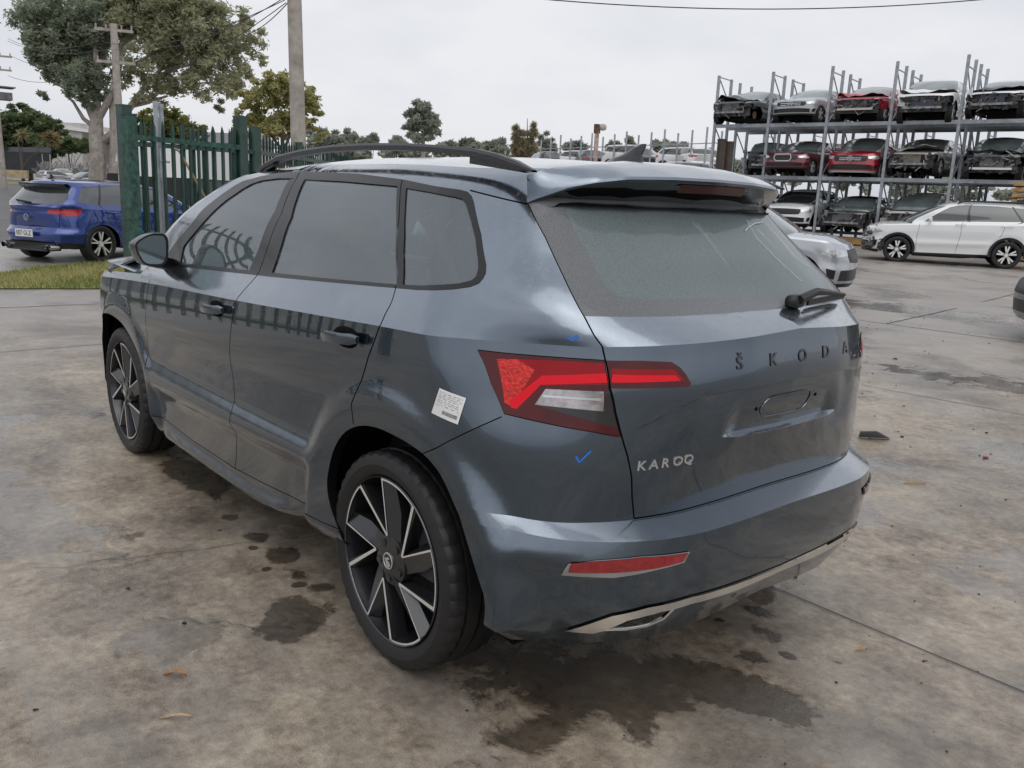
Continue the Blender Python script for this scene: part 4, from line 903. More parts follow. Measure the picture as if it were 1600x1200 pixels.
def ground_material():
    mt, t, b = new_mat('wet_concrete'); tc = N(t, 'ShaderNodeTexCoord')
    def noise(sc, det=6, ro=.6, dist=0, mapsc=None):
        n = N(t, 'ShaderNodeTexNoise'); n.inputs['Scale'].default_value = sc; n.inputs['Detail'].default_value = det; n.inputs['Roughness'].default_value = ro; n.inputs['Distortion'].default_value = dist
        if mapsc: mp = N(t, 'ShaderNodeMapping'); mp.inputs['Scale'].default_value = mapsc; L(t, tc, 'Object', mp, 0); L(t, mp, 0, n, 0)
        else: L(t, tc, 'Object', n, 0)
        return n
    def rng(src, a, b_, c=0, d=1, out=0, smooth=False):
        r = N(t, 'ShaderNodeMapRange'); r.inputs['From Min'].default_value = a; r.inputs['From Max'].default_value = b_; r.inputs['To Min'].default_value = c; r.inputs['To Max'].default_value = d
        if smooth: r.interpolation_type = 'SMOOTHSTEP'
        L(t, src, out, r, 0); return r
    def mix(fac, c1, c2):
        m_ = N(t, 'ShaderNodeMix', data_type='RGBA'); 
        if isinstance(fac, float): m_.inputs[0].default_value = fac
        else: L(t, fac, 0, m_, 0)
        for i, c in ((6, c1), (7, c2)):
            if isinstance(c, tuple): m_.inputs[i].default_value = (*c, 1)
            else: L(t, c, 2, m_, i)
        return m_
    big = noise(.55, 8, .62, .4); med = noise(2.6, 8, .68, .3); fine = noise(28, 6, .7); grit = noise(190, 3, .7); huge = noise(.11, 4, .5)
    def add3(parts):
        last = None
        for n_, w_ in parts:
            m_ = N(t, 'ShaderNodeMath', operation='MULTIPLY_ADD'); m_.inputs[1].default_value = w_; L(t, n_, 0, m_, 0)
            if last is None: m_.inputs[2].default_value = 0
            else: L(t, last, 0, m_, 2)
            last = m_
        return last
    mid = noise(9, 8, .72, .4); v = add3([(big, .50), (med, .56), (mid, .42), (fine, .46), (grit, .30)])
    cr = N(t, 'ShaderNodeValToRGB'); L(t, rng(v, .88, 1.36), 0, cr, 0); e = cr.color_ramp.elements; e[0].position = .12; e[0].color = (.096, .070, .047, 1); e[1].position = .92; e[1].color = (.58, .50, .38, 1)
    for p_, c_ in ((.34, (.205, .160, .116)), (.52, (.310, .253, .188)), (.72, (.425, .357, .270))): q = e.new(p_); q.color = (*c_, 1)
    class O: pass
    m0 = N(t, 'ShaderNodeMix', data_type='RGBA'); m0.inputs[0].default_value = 0; L(t, cr, 0, m0, 6); m0.inputs[7].default_value = (0, 0, 0, 1); c = m0
    ye = noise(1.1, 7, .7, .8); c = mix(rng(ye, .62, .78, 0, .45), c, (.36, .245, .11))     # rusty tan blooms
    gy = noise(.9, 6, .6, .5); c = mix(rng(gy, .52, .68, 0, .45), c, (.26, .25, .242))    # greyer, trafficked areas
    # pores and specks
    vo = N(t, 'ShaderNodeTexVoronoi'); vo.inputs['Scale'].default_value = 60; L(t, tc, 'Object', vo, 0)
    c = mix(rng(vo, .06, .12, .6, 0, out='Distance'), c, (.05, .045, .04))
    # greyer and paler further off: wet sheen painted into the concrete colour
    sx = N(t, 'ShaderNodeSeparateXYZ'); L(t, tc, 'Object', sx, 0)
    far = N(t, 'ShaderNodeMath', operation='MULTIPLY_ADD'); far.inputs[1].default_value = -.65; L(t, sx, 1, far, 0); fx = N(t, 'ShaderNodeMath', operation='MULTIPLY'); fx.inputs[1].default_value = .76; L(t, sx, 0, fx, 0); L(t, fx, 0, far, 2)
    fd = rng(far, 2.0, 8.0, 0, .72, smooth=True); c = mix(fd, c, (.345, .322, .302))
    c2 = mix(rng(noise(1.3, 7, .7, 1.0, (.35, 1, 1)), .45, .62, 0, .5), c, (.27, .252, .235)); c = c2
    # wet: stains round the car
    edge = noise(3.2, 9, .72, .5); eo = rng(edge, .3, .7, -.75, .75)
    stains = [(-.42, .48, .42, .20, 35, 1.0), (-.78, .12, .30, .12, 20, 1.0), (-.56, .72, .10, .20, 0, .9), (.46, .96, .17, .13, 20, .55), (2.05, .72, .45, .12, 0, .9), (2.5, .45, .4, .3, 0, .8), (1.16, .81, .07, .05, 0, 1.0), (.92, .80, .08, .06, 0, 1.0),
              (.73, .82, .05, .04, 0, 1.0), (1.41, .80, .05, .04, 0, 1.0), (1.05, .86, .025, .02, 0, 1.1), (.83, .90, .02, .02, 0, 1.1), (.64, .86, .02, .025, 0, 1.1), (1.30, .90, .02, .02, 0, 1.1), (-.20, -.12, .05, .03, 0, 1.0), (-.45, -.22, .03, .03, 0, 1.0), (-.74, -.20, .03, .02, 0, 1.0), (-.86, -.30, .025, .02, 0, 1.0), (.57, .80, .04, .05, 0, 1.0), (-.58, -.28, .10, .07, 0, .8), (-.66, -.10, .05, .05, 0, 1), (-.50, -.38, .09, .05, 0, .9), (.1, .2, .6, .5, 0, .7), (1.3, 0, 1.0, .6, 0, .6), (3.5, .8, .14, .08, 0, .9), (.38, 1.0, .12, .2, 30, .8)]
    ws = blobs(t, tc, stains, (eo, 0)); wet = rng(ws, -.06, .24)
    damp = rng(noise(.8, 8, .66, .6), .50, .62, 0, .5)
    mxw = N(t, 'ShaderNodeMath', operation='MAXIMUM'); L(t, wet, 0, mxw, 0); L(t, damp, 0, mxw, 1)
    dk = N(t, 'ShaderNodeMix', data_type='RGBA'); dk.blend_type = 'MULTIPLY'; L(t, mxw, 0, dk, 0); L(t, c, 2, dk, 6); dk.inputs[7].default_value = (.30, .285, .27, 1)
    # thin standing water
    pd = blobs(t, tc, [(.52, 1.36, .16, .22, 40, .9), (-.42, -.52, .07, .16, 10, .8), (3.55, .82, .25, .10, 0, .7), (1.75, 1.55, .55, .30, 20, .95), (2.5, 1.65, .6, .3, 10, .95), (1.0, 1.95, .3, .25, 10, .9), (3.6, 1.5, .7, .35, 0, .9), (-1.0, -1.6, .35, .5, 0, .8), (.5, -2.4, .7, .35, 20, .85), (-.5, -3.6, .8, .5, 0, .8), (2.2, -4.6, 1.3, .45, -20, .85), (.3, -6.0, 1.8, .5, 10, .85), (4.0, -11, 3.0, .8, 10, .8), (4.6, -.4, 1.4, .30, 10, .7), (-.1, -1.6, .5, .3, 30, .6), (1.2, -3.0, 1.2, .3, -10, .55), (4.5, -7.5, 2.5, .5, 0, .55), (7, -3, 2, .6, 20, .7)], (eo, 0))
    pud = rng(pd, .02, .22, 0, 1)
    dk2 = N(t, 'ShaderNodeMix', data_type='RGBA'); dk2.blend_type = 'MULTIPLY'; L(t, pud, 0, dk2, 0); L(t, dk, 2, dk2, 6); dk2.inputs[7].default_value = (.62, .62, .63, 1)
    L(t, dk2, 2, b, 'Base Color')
    r1 = rng(mxw, 0, 1, .42, .26); r2 = N(t, 'ShaderNodeMix', data_type='FLOAT'); L(t, pud, 0, r2, 0); L(t, r1, 0, r2, 2); r2.inputs[3].default_value = .12
    rn = rng(big, .3, .7, -.14, .10); ra = N(t, 'ShaderNodeMath', operation='ADD'); L(t, r2, 0, ra, 0); L(t, rn, 0, ra, 1); ra.use_clamp = True
    L(t, ra, 0, b, 'Roughness'); b.inputs['Specular IOR Level'].default_value = .9
    hb = N(t, 'ShaderNodeMath', operation='MULTIPLY_ADD'); hb.inputs[1].default_value = .35; L(t, grit, 0, hb, 0); L(t, fine, 0, hb, 2)
    inv = rng(pud, 0, 1, .55, .06); bp = N(t, 'ShaderNodeBump'); bp.inputs['Distance'].default_value = .008; L(t, inv, 0, bp, 'Strength'); L(t, hb, 0, bp, 'Height'); L(t, bp, 0, b, 'Normal')
    return mt
V = []; F = []; NA = 96
rad = [0.0]+list(np.geomspace(1.5, 1500, 46))
for r_ in rad:
    for k in range(NA):
        a = 2*math.pi*k/NA; x = CAM[0]+r_*math.cos(a); y = CAM[1]+r_*math.sin(a); V.append((x, y, gz(x, y)))
for i in range(len(rad)-1):
    for k in range(NA): F.append((i*NA+k, (i+1)*NA+k, (i+1)*NA+(k+1) % NA, i*NA+(k+1) % NA))
tag(mesh_obj('ground', V, F, ground_material()), kind='structure')
def sheet(name, poly, mat, lift=.004, kind='structure', step=1.5):
    """a flat marking or surface laid over the yard"""
    bm = bmesh.new(); vs = [bm.verts.new((x, y, 0)) for x, y in poly]; bm.faces.new(vs); bmesh.ops.triangulate(bm, faces=bm.faces[:])
    for _ in range(4):
        e = [e for e in bm.edges if e.calc_length() > step]
        if not e: break
        bmesh.ops.subdivide_edges(bm, edges=e, cuts=1)
        bmesh.ops.triangulate(bm, faces=bm.faces[:])
    V = [(v.co.x, v.co.y, gz(v.co.x, v.co.y)+lift) for v in bm.verts]; bm.verts.index_update(); F = [[v.index for v in f.verts] for f in bm.faces]; bm.free()
    F = [f if True else f for f in F]
    return tag(mesh_obj(name, V, F, mat, smooth=False), kind=kind)
ASPH = simple('asphalt', (.085, .08, .078), .5, var=.35, scale=1.2, bump=.3, bscale=120)
sheet('road', [(16, 14), (16, 3), (19.5, -2.6), (30, -7), (110, -25), (260, -50), (260, 40), (60, 40)], ASPH, .006, step=8)
GR = simple('grass_soil', (.20, .20, .07), .9, var=.5, scale=4)
verge = [(10.4, 7), (10.6, .3), (10.2, -.9), (10.4, -4.2), (12.2, -4.6), (14.3, -2.6), (13.4, -.9), (12.2, 0), (12.0, 7)]
sheet('verge', verge, GR, .012)
rnd = random.Random(7); nr = np.random.default_rng(7)
V = []; F = []
xs = nr.uniform(10.0, 14.4, 60000); ys = nr.uniform(-4.7, 3.0, 60000); ok = inside(verge, xs, ys)
gm = [simple('grass_green', (.17, .22, .05), .8, var=.4, scale=2), simple('grass_straw', (.42, .38, .16), .85, var=.3, scale=3)]
mi = []
for x, y in zip(xs[ok][:24000], ys[ok][:24000]):
    a = rnd.uniform(0, 6.28); h = rnd.uniform(.03, .08); w = .006; dx, dy = math.cos(a)*w, math.sin(a)*w; lx, ly = rnd.gauss(0, .02), rnd.gauss(0, .02); z = gz(x, y)+.01; b = len(V)
    V += [(x-dx, y-dy, z), (x+dx, y+dy, z), (x+lx, y+ly, z+h)]; F.append((b, b+1, b+2)); mi.append(0 if rnd.random() < .45+.4*math.sin(x*2.1+y*1.7) else 1)
tag(mesh_obj('grass', V, F, None, smooth=False, mats=gm, mi=mi), kind='stuff')
# joints and cracks in the slab
JM = simple('joint_dark', (.035, .032, .03), .8)
def joint(a, b, w, name='slab_joint', jag=0.0, n=24):
    a = np.array(a, float); b = np.array(b, float); d = (b-a)/np.hypot(*(b-a)); nn = np.array([-d[1], d[0]]); V = []; off = 0
    for i in range(n+1):
        t = i/n; off = off*.7+rnd.gauss(0, jag); p = a+(b-a)*t+nn*off; ww = w*(1+.4*rnd.uniform(-1, 1) if jag else 1)
        for s in (-1, 1): q = p+nn*ww/2*s; V.append((q[0], q[1], gz(*q)+.004))
    tag(mesh_obj(name, V, [(2*i, 2*i+1, 2*i+3, 2*i+2) for i in range(n)], JM, smooth=False), kind='structure')
joint((2.2, -.585), (-2.5, -.625), .006); joint((1.41, -4.7), (-2, -5.0), .008); joint((6, -8.8), (.5, -9.1), .02); joint((3.33, -8.96), (4.6, -18.5), .02)
joint((2.6, -12.6), (7.5, -11.4), .03, 'slab_crack', .02); joint((1.3, 1.6), (1.0, .4), .003, 'slab_crack', .012); joint((.72, 1.38), (.42, 1.12), .002, 'slab_crack', .01)
joint((3.1, -4.4), (1.2, -5.6), .004, 'slab_crack', .02); joint((5.8, 3.5), (6.1, -2), .01); joint((8.8, 1.2), (8.5, -4), .02, 'slab_crack', .02)

# ------------------------------------------------------------------ every other vehicle
def mkwarp(zi, zo, li, lo, ui, uo, wy):
    def f(x, y, z):
        x = np.asarray(x, float); z = np.asarray(z, float); t = np.clip((z-1.02)/.12, 0, 1)
        def ex(v, a, b): 
            r = np.interp(v, a, b); r = np.where(v > a[-1], b[-1]+(v-a[-1]), r); return np.where(v < a[0], b[0]+(v-a[0]), r)
        return ex(x, li, lo)*(1-t)+ex(x, ui, uo)*t, np.asarray(y)*wy, ex(z, zi, zo)
    return f
KIND = {
 'hatch': dict(w=mkwarp([0, .33, .62, 1.07, 1.15, 1.60], [0, .31, .56, .92, .985, 1.43], [-.87, 0, 2.638, 3.44], [-.80, 0, 2.62, 3.47], [-.65, 0, 1, 1.68, 2.6], [-.66, -.10, .95, 1.55, 2.45], .965), wb=2.62, wr=.325),
 'sedan': dict(w=mkwarp([0, .33, .62, .92, 1.07, 1.15, 1.60], [0, .32, .56, .80, .92, .99, 1.445], [-.87, 0, 2.638, 3.44], [-1.05, 0, 2.84, 3.66], [-.65, 0, 1, 1.68, 2.6], [-.62, .12, 1.05, 1.60, 2.45], .98), wb=2.84, wr=.33),
 'suv': dict(w=mkwarp([0, .33, .62, 1.07, 1.15, 1.60], [0, .36, .66, 1.12, 1.20, 1.69], [-.87, 0, 2.638, 3.44], [-.95, 0, 2.78, 3.62], [-.65, 0, 1, 1.68, 2.6], [-.80, -.20, 1.0, 1.75, 2.62], 1.03), wb=2.78, wr=.36),
 'wagon': dict(w=mkwarp([0, .33, .62, 1.07, 1.15, 1.60], [0, .37, .70, 1.16, 1.24, 1.75], [-.87, 0, 2.638, 3.44], [-1.05, 0, 2.706, 3.66], [-.65, -.1, 1, 1.68, 2.6], [-.98, -.60, 1.0, 1.62, 2.62], 1.0), wb=2.706, wr=.36),
}
SH = {}
def get_shell(kind, lod):
    key = (kind, lod)
    if key in SH: return SH[key]
    FLARE[0] = .55
    ds = .05 if lod == 'mid' else .085
    wf = T['wout'][1:]; 
    paints = [('drop', polar(0, .33, .405, -40, 220, 22)), ('drop', polar(2.638, .33, .405, -40, 220, 22)),
              ('glass', T['wout'][::2]), ('frame', [(2.62, 1.10), (2.70, 1.10), (2.85, 1.50), (2.76, 1.50)]), ('frame2', [(1.625, 1.10), (1.67, 1.10), (1.68, 1.50), (1.635, 1.50)]),
              ('tail', [(1.18, 1.055), (.79, 1.055), (.79, .90), (1.10, .92)]), ('tail2', [(.77, 1.05), (.52, 1.03), (.54, .95), (.77, .93)]),
              ('tailglass', [(0, 1.145), (.82, 1.145), (.93, 1.42), (0, 1.43)]),
              ('head', [(4.62, .74), (4.76, .83), (5.0, .825), (5.35, .79), (5.33, .725), (5.05, .70), (4.8, .70)]),
              ('grille', [(5.38, .81), (5.9, .82), (5.9, .60), (5.42, .62), (5.34, .70)]),
              ('intake', [(5.12, .50), (5.9, .52), (5.9, .34), (5.05, .34)]), ('fog', [(4.74, .53), (4.98, .50), (4.94, .36), (4.78, .38)]),
              ('lower', [(0, .1), (0, .40), (1.20, .36), (1.27, .1)]), ('lower', [(1.95, .1), (2.03, .30), (3.9, .27), (3.9, .1)]), ('lower', [(4.68, .1), (4.70, .30), (5.9, .30), (5.9, .1)])]
    paints = [p for p in paints if p[0] != 'lower']+[p for p in paints if p[0] == 'lower']
    gaps = []
    if lod == 'mid':
        gaps = [([(2.80, 1.10), (2.79, .75), (2.86, .31)], .004), ([(1.65, 1.14), (1.80, .82), (1.86, .73)], .004), ([(3.80, 1.0), (3.84, .60), (3.82, .31)], .004), ([(.78, 1.10), (.70, .67), (0, .67)], .004)]
    w = KIND[kind]['w']; sh = Shell(ds, .045 if lod == 'mid' else .06, paints, gaps, warp=w, creases=((9, 0, SF),))
    for k in ('nose',): pass
    cen = sh.q[sh.T].mean(1)
    sh.isnose = (cen[:, 0] > 4.66) & (cen[:, 1] < .80)
    caps = shell_caps(.10 if lod == 'mid' else .16, w); FLARE[0] = 1.0
    SH[key] = (sh, caps, {}); return SH[key]
LAMPG = simple('headlamp_glass', (.62, .64, .66), .1, metal=.55, coat=1, var=.5, scale=8)
TAILR = simple('tail_red', (.42, .008, .012), .15, coat=1)
CARGLASS = simple('car_window', (.035, .042, .045), .04, coat=1, spec=.9)
LIGHTGLASS = simple('car_windscreen', (.16, .19, .19), .12, coat=1, spec=.8, var=.3, scale=2)
GRILLE = simple('grille_black', (.012, .012, .014), .4)
ENG = simple('engine_parts', (.26, .26, .27), .55, metal=.5, var=.7, scale=7)
ENGB = simple('engine_black', (.045, .045, .048), .5, var=.5, scale=9)
RUST = simple('rusty_steel', (.13, .07, .045), .8, var=.5, scale=6)
_wheelmesh = {}
def simple_wheel(parent, x, y, R, sd, style='five', rimmat=None):
    key = (round(R, 3), sd, style)
    if key not in _wheelmesh:
        w = .21; V, F = tyre_mesh(R, w, R*.70, 36, False); tm = bpy.data.meshes.new('tyre'); tm.from_pydata([(a, b-sd*w/2, c) for a, b, c in V], [], F); tm.materials.append(RUBBER); tm.polygons.foreach_set('use_smooth', [True]*len(F))
        mb = MB(); rr = R*.70
        mb.lathe([(rr+.004, -sd*.012), (rr-.006, -sd*.002), (rr-.016, -sd*.02), (rr-.02, -sd*.12)], 36, m=1); mb.disc(rr-.015, -sd*.12, 24, m=2)
        mb.lathe([(.001, -sd*.012), (.05, -sd*.012), (.06, -sd*.04)], 16, m=0)
        ns = 5
        for k in range(ns):
            a = 2*math.pi*k/ns+.3
            for da in ((-.19, .19) if style != 'plain' else (0,)):
                p0 = np.array([math.cos(a)*.045, math.sin(a)*.045]); p1 = np.array([math.cos(a+da)*(rr-.012), math.sin(a+da)*(rr-.012)]); d = p1-p0; nn = np.array([-d[1], d[0]])/np.hypot(*d); wd = .011 if style == 'five' else .020
                if style == 'plain': wd = .035
                q = [p0-nn*wd, p1-nn*wd*(1.0), p1+nn*wd*(1.0), p0+nn*wd]; mb.add([(u, -sd*.006, v) for u, v in q]+[(u, -sd*.04, v) for u, v in q], [(0, 1, 2, 3), (0, 1, 5, 4), (2, 3, 7, 6)], m=0)
                if style == 'turbine':
                    q2 = [p0*1.2, p1, np.array([math.cos(a+da+.28)*(rr-.012), math.sin(a+da+.28)*(rr-.012)])]; mb.add([(u, -sd*.02, v) for u, v in q2], [(0, 1, 2)], m=1)
        rm = bpy.data.meshes.new('wheel'); rm.from_pydata(mb.v, [], mb.f)
        for mm in (MACH, DARKALLOY, MATTB): rm.materials.append(mm)
        rm.polygons.foreach_set('material_index', mb.m); _wheelmesh[key] = (tm, rm)
    tm, rm = _wheelmesh[key]
    o = bpy.data.objects.new('wheel', rm); C.objects.link(o); o.parent = parent; o.location = (x, y, R-.004)
    t = bpy.data.objects.new('tyre', tm); C.objects.link(t); t.parent = o
    return o
def wreck_front(par, w, seed, bar=None, rad=None, skin=None):
    """what is left when the bumper and lamps are off: radiator, crash bar, brackets, hoses"""
    r = random.Random(seed); mb = MB(); W = lambda x, y, z: tuple(float(v) for v in w(x, y, z))
    x0 = w(3.12, 0, .6)[0]; z0 = float(w(0, 0, .60)[2])
    mb.box((x0-.04, 0, z0), (.10, 1.50, .56)); 
    for i in range(26):
        a = (x0+r.uniform(-.05, .2), r.uniform(-.75, .75), z0+r.uniform(-.28, .26)); mb.box(a, (r.uniform(.04, .16), r.uniform(.05, .25), r.uniform(.03, .14)), r.uniform(-.4, .4), r.uniform(-.4, .4))
    o = mb.build('engine_bay', ENGB, par)
    m2 = MB()
    for i in range(16):
        a = (x0+.12+r.uniform(-.05, .1), r.uniform(-.72, .72), z0+r.uniform(-.28, .26)); m2.bar(a, (a[0]+r.uniform(-.1, .1), a[1]+r.uniform(-.3, .3), a[2]+r.uniform(-.2, .2)), .03)
    m2.build('brackets', ENG, o)
    m3 = MB(); m3.box((x0+.10, 0, z0+.02), (.03, .72, .36)); m3.build('radiator', rad or simple('radiator_grey', (.16, .16, .155), .6, metal=.3, var=.2, scale=30), par)
    m4 = MB(); m4.box((x0+.24, 0, z0-.16), (.06, 1.25, .07)); m4.build('crash_bar', bar or ENG, par)
    for s in (-1, 1): m5 = MB(); m5.box((x0-.35, s*.72, z0+.12), (.8, .10, .18), rz=s*.05); m5.build('inner_wing', ENGB, par)
    for i in range(r.randint(2, 4)):
        m6 = MB(); s = r.choice((-1, 1)); m6.box((x0+r.uniform(-.25, .22), s*r.uniform(.45, .86), z0+r.uniform(-.2, .3)), (r.uniform(.2, .5), .02, r.uniform(.12, .3)), r.uniform(-.9, .9), r.uniform(-.5, .5), r.uniform(-.5, .5)); m6.build('torn_panel', skin or ENG, par)
def gen_car(label, cat, loc, rz, kind, colour, lod='far', group=None, bumper=None, strip=False, wheels='five', no_wheels=(), bonnet=True, bonnet_mat=None, glassm=None, screen=None, bar=None, rad=None, seed=1, pitch=0, doorless=False, name='car', grille_trim=None, star=False):
    root = thing(name, label, cat, loc, rz, group); root.rotation_euler = (0, pitch, rz)
    sh, caps, cache = get_shell(kind, lod); w = KIND[kind]['w']
    if isinstance(colour, tuple): colour = paint('paint_%d_%d_%d' % tuple(int(c*1000) for c in colour), colour, metal=.15 if min(colour) > .3 else .4, rough=.3)
    def part(key, labels, nm, mat, side='both', off=0, parent=None):
        kk = (key, side, strip)
        if kk not in cache:
            lab = sh.lab.copy()
            if strip: lab[sh.isnose] = 'drop'
            sv = sh.lab; sh.lab = lab; o = sh.emit(labels, nm, mat, None, off=off, side=side, sharp=30); sh.lab = sv
            cache[kk] = o.data if o else None
            if o: bpy.data.objects.remove(o)
        me = cache[kk]
        if me is None: return None
        o = bpy.data.objects.new(nm, me); C.objects.link(o); o.parent = parent or root; o.material_slots[0].link = 'OBJECT'; o.material_slots[0].material = mat; return o
    part('body', ('body', 'tail2b'), 'body', colour)
    for s in 'LR':
        part('glass', 'glass', 'side_window', glassm or CARGLASS, s, -.006)
        part('frame', 'frame', 'window_pillar', GLOSSB, s); part('frame2', 'frame2', 'window_pillar', GLOSSB, s)
        if lod == 'mid' or not strip: part('tail', ('tail', 'tail2'), 'tail_lamp', TAILR, s, .004)
        if not strip: part('head', 'head', 'headlamp', LAMPG, s, .002)
    part('tailglass', 'tailglass', 'rear_window', glassm or CARGLASS)
    part('lower', 'lower', 'lower_trim', bumper or BLACKP)
    if lod == 'mid': part('gap', 'gap', 'panel_gap', MATTB, off=-.006)
    if strip: wreck_front(root, w, seed, bar, rad, colour)
    else:
        g = part('grille', 'grille', 'grille', GRILLE, off=-.006); part('intake', ('intake', 'fog'), 'bumper_intake', GRILLE, off=-.006)
        if grille_trim:
            mb = MB(); zc = float(w(0, 0, .71)[2]); 
            if grille_trim == 'frame':
                for a, b in (((-.30, .13), (.30, .13)), ((.30, .13), (.34, -.02)), ((.34, -.02), (.26, -.12)), ((.26, -.12), (-.26, -.12)), ((-.26, -.12), (-.34, -.02)), ((-.34, -.02), (-.30, .13))):
                    mb.bar(tuple(float(v) for v in (w(3.43, 0, .7)[0], a[0], zc+a[1])), (float(w(3.43, 0, .7)[0]), b[0], zc+b[1]), .03)
            else:
                for k in (-.045, .02): mb.box((float(w(3.40, 0, .7)[0]), 0, zc+k), (.06, .78, .025))
            if star:
                xx = float(w(3.45, 0, .7)[0]); mb.lathe([(.095, 0), (.10, .01), (.085, .01)], 20, m=0)
                nn = 60; base = len(mb.v)-nn; 
                for i in range(base, len(mb.v)): p = mb.v[i]; mb.v[i] = (xx+p[1], p[0], zc+p[2])
                for k in range(3):
                    a = math.pi/2+k*2*math.pi/3; mb.bar((xx+.005, 0, zc), (xx+.005, .09*math.cos(a), zc+.09*math.sin(a)), .016)
            mb.build('grille_trim', simple('grille_chrome', (.62, .63, .65), .25, metal=.8), g or root)
    key = 'caps'
    if key not in cache:
        d = {}
        d['roof'] = caps['roof']; d['bonnet'] = caps['bonnet']; V, F, lab = caps['screen']; d['screen'] = (V, [f for f, l in zip(F, lab) if l]); d['pillar'] = (V, [f for f, l in zip(F, lab) if not l])
        for k in d: o = mesh_obj(k, *d[k], colour, None, sharp=40); d[k] = o.data; bpy.data.objects.remove(o)
        cache[key] = d
    d = cache[key]
    for k, nm, mat in (('roof', 'roof', colour), ('bonnet', 'bonnet', bonnet_mat or colour), ('screen', 'windscreen', screen or LIGHTGLASS), ('pillar', 'windscreen_pillar', colour)):
        if k == 'bonnet' and not bonnet: continue
        me_ = d[k]
        if k == 'bonnet' and strip:                      # crumpled and sprung
            me_ = me_.copy(); rc_ = random.Random(seed*3+1); ph = [rc_.uniform(0, 6.28) for _ in range(5)]; am = rc_.uniform(.03, .08); up_ = rc_.uniform(.0, .16); xb = min(v.co.x for v in me_.vertices); xe = max(v.co.x for v in me_.vertices)
            for v in me_.vertices:
                t_ = (v.co.x-xb)/(xe-xb); v.co.z += t_*up_*(1+.4*math.sin(v.co.y*3+ph[3]))+t_*am*(math.sin(v.co.x*9+ph[0]+v.co.y*4)+.6*math.sin(v.co.y*11+ph[1])+.4*abs(math.sin(v.co.x*17+ph[2]))); v.co.x -= t_*t_*.18*(1+.5*math.sin(v.co.y*5+ph[4]))
        o = bpy.data.objects.new(nm, me_); C.objects.link(o); o.parent = root; o.material_slots[0].link = 'OBJECT'; o.material_slots[0].material = mat
    if not bonnet:
        r = random.Random(seed+9); mb = MB(); x0 = float(w(2.9, 0, .7)[0]); z0 = float(w(0, 0, .82)[2]); mb.box((x0, 0, z0-.2), (.6, 1.3, .3))
        for i in range(24): mb.box((x0+r.uniform(-.35, .3), r.uniform(-.6, .6), z0+r.uniform(-.1, .06)), (r.uniform(.06, .3), r.uniform(.06, .3), r.uniform(.04, .12)), r.uniform(-1, 1))
        mb.build('engine', ENGB, root)
    mb = MB(); mb.box((1.3, 0, .45), (3.3, 1.15, .45)); mb.box((float(w(1.0, 0, 1)[0]), 0, .78), (1.9, 1.3, .3)); mb.build('underbody', MATTB, root)
    k_ = KIND[kind]; hw = .885*(1.0 if kind != 'hatch' else .965)
    for i, (x, s) in enumerate(((0, 1), (0, -1), (k_['wb'], 1), (k_['wb'], -1))):
        if i in no_wheels:
            mb = MB(); mb.lathe([(.02, s*(hw-.13)), (.14, s*(hw-.13)), (.14, s*(hw-.16))], 20, (x, 0, k_['wr'])); mb.build('hub', RUST, root); continue
        simple_wheel(root, x, s*hw, k_['wr'], s, wheels)
    for s in (1, -1):
        mx_, _, mz_ = w(1.98, 0, 1.12); mb = MB(); mb.ell((float(mx_), s*.98, float(mz_)), (.10, .20, .13), 3, 10, 6); mb.bar((float(mx_), s*.80, float(mz_)-.04), (float(mx_), s*.92, float(mz_)-.03), .04); mb.build('door_mirror', colour, root, smooth=True)
    return root

